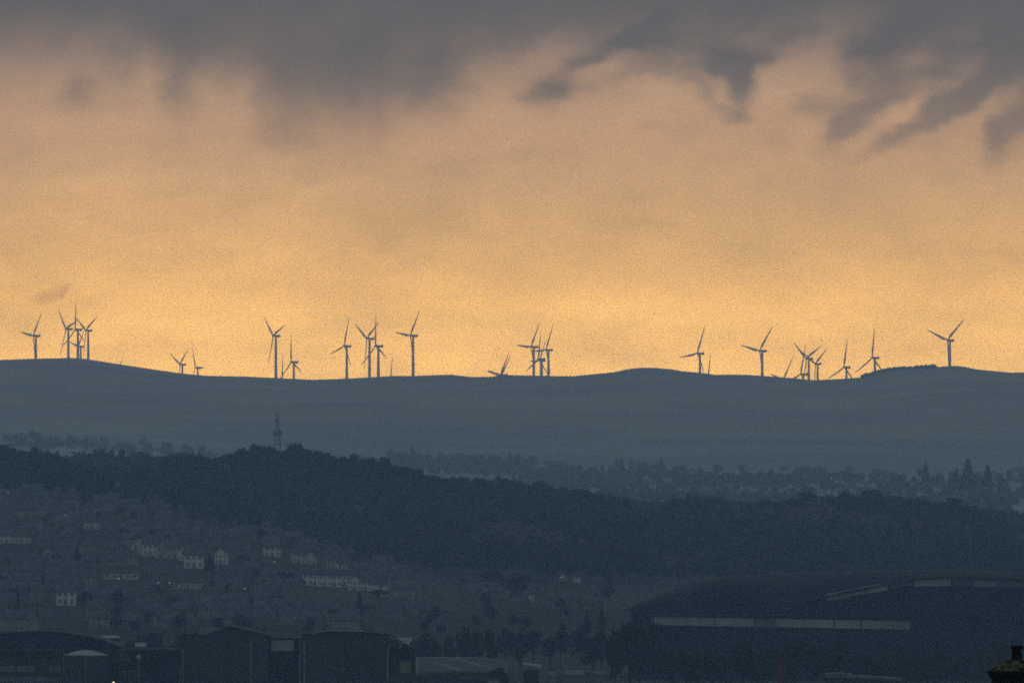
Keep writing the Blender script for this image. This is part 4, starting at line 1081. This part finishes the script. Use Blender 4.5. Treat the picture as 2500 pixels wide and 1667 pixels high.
grey = ramp([(-400,(92,93,96)),(0,(94,97,99)),(120,(99,99,100)),(250,(111,106,103)),(400,(132,118,108)),(600,(150,125,105)),(800,(165,130,105)),(990,(170,135,105))])
fv = math_('DIVIDE', math_('ADD', V, 400.), 1400.)
for r_ in (gold, grey): nt.links.new(fv, r_.inputs[0])
local = mixc(nt, mask, gold.outputs[0], grey.outputs[0])
# soft brightness drifts in the golden part
drift = blobs([(450,600,260,200,0,.09),(1560,740,420,120,0,.07),(960,830,300,70,0,.03),(1080,500,220,200,0,-.06),(2050,500,350,120,0,-.07),(60,380,120,80,0,-.03),(1350,660,260,60,0,-.06),(2300,430,160,70,0,.05),(300,830,200,60,0,.04),(60,720,90,120,0,-.06),(2330,700,260,90,0,-.02)], 1.0)
drift = math_('ADD', drift, math_('MULTIPLY', math_('SUBTRACT', n_str, .5), .75))
sc = nt.nodes.new('ShaderNodeVectorMath'); sc.operation = 'SCALE'; nt.links.new(local, sc.inputs[0]); nt.links.new(math_('MULTIPLY', drift, 6.0), sc.inputs['Scale'])
# the rest of the sky: overcast dusk
OVER = (.178, .237, .292)
el = mapr(nt, sp.outputs[2], .056, .20, 0, 1)
az = mapr(nt, math_('ABSOLUTE', math_('DIVIDE', sp.outputs[0], dy)), .10, .75, 0, 1)
back = mapr(nt, sp.outputs[1], .2, .05, 0, 1)
rest = math_('MAXIMUM', math_('MAXIMUM', el, az), back)
horizc = mixc(nt, mapr(nt, sp.outputs[2], 0, .35, 0, 1), (.15, .19, .21), OVER)
below = mapr(nt, sp.outputs[2], -.02, 0, 1, 0)
skyc = mixc(nt, rest, sc.outputs[0], horizc)
skyc = mixc(nt, below, skyc, (.05, .06, .07))
# a faint Nishita sky underneath the overcast
ns = nt.nodes.new('ShaderNodeTexSky'); ns.sky_type = 'NISHITA'; ns.sun_disc = False
ns.sun_elevation = math.radians(3); ns.sun_rotation = math.radians(2); ns.air_density = 1.5; ns.dust_density = 2.0
nsc = nt.nodes.new('ShaderNodeVectorMath'); nsc.operation = 'SCALE'; nt.links.new(ns.outputs[0], nsc.inputs[0]); nt.links.new(math_('MULTIPLY', rest, .008), nsc.inputs['Scale'])
tot = vm('ADD', skyc, nsc.outputs[0])
nt.links.new(tot, bg.inputs[0]); bg.inputs[1].default_value = 1.0
W.cycles.sampling_method = 'MANUAL'; W.cycles.sample_map_resolution = 2048

# weak veiled sun behind the far ridge
sd = bpy.data.lights.new('sun', 'SUN'); sd.energy = .015; sd.angle = math.radians(10); sd.color = (1, .72, .42)
so = bpy.data.objects.new('sun', sd); C.objects.link(so)
so.rotation_euler = Vector((-.03, -1, -math.tan(math.radians(3)))).normalized().to_track_quat('-Z', 'Y').to_euler()

# ------------------------------------------------------------------ camera
cam = bpy.data.cameras.new('camera'); co = bpy.data.objects.new('camera', cam); C.objects.link(co)
cam.sensor_width = 36; cam.lens = 360; cam.clip_start = 1; cam.clip_end = 60000
co.location = (0, 0, ZC); co.rotation_euler = (PI/2 + math.atan((HZ-833.5)/F_), 0, 0)
S.camera = co
S.view_settings.view_transform = 'Standard'; S.view_settings.look = 'None'; S.view_settings.exposure = 0; S.view_settings.gamma = 1
S.cycles.max_bounces = 5; S.cycles.diffuse_bounces = 2; S.cycles.volume_bounces = 1
S.cycles.use_denoising = False; S.cycles.filter_width = 1.8; S.cycles.use_adaptive_sampling = False
S.render.film_transparent = False
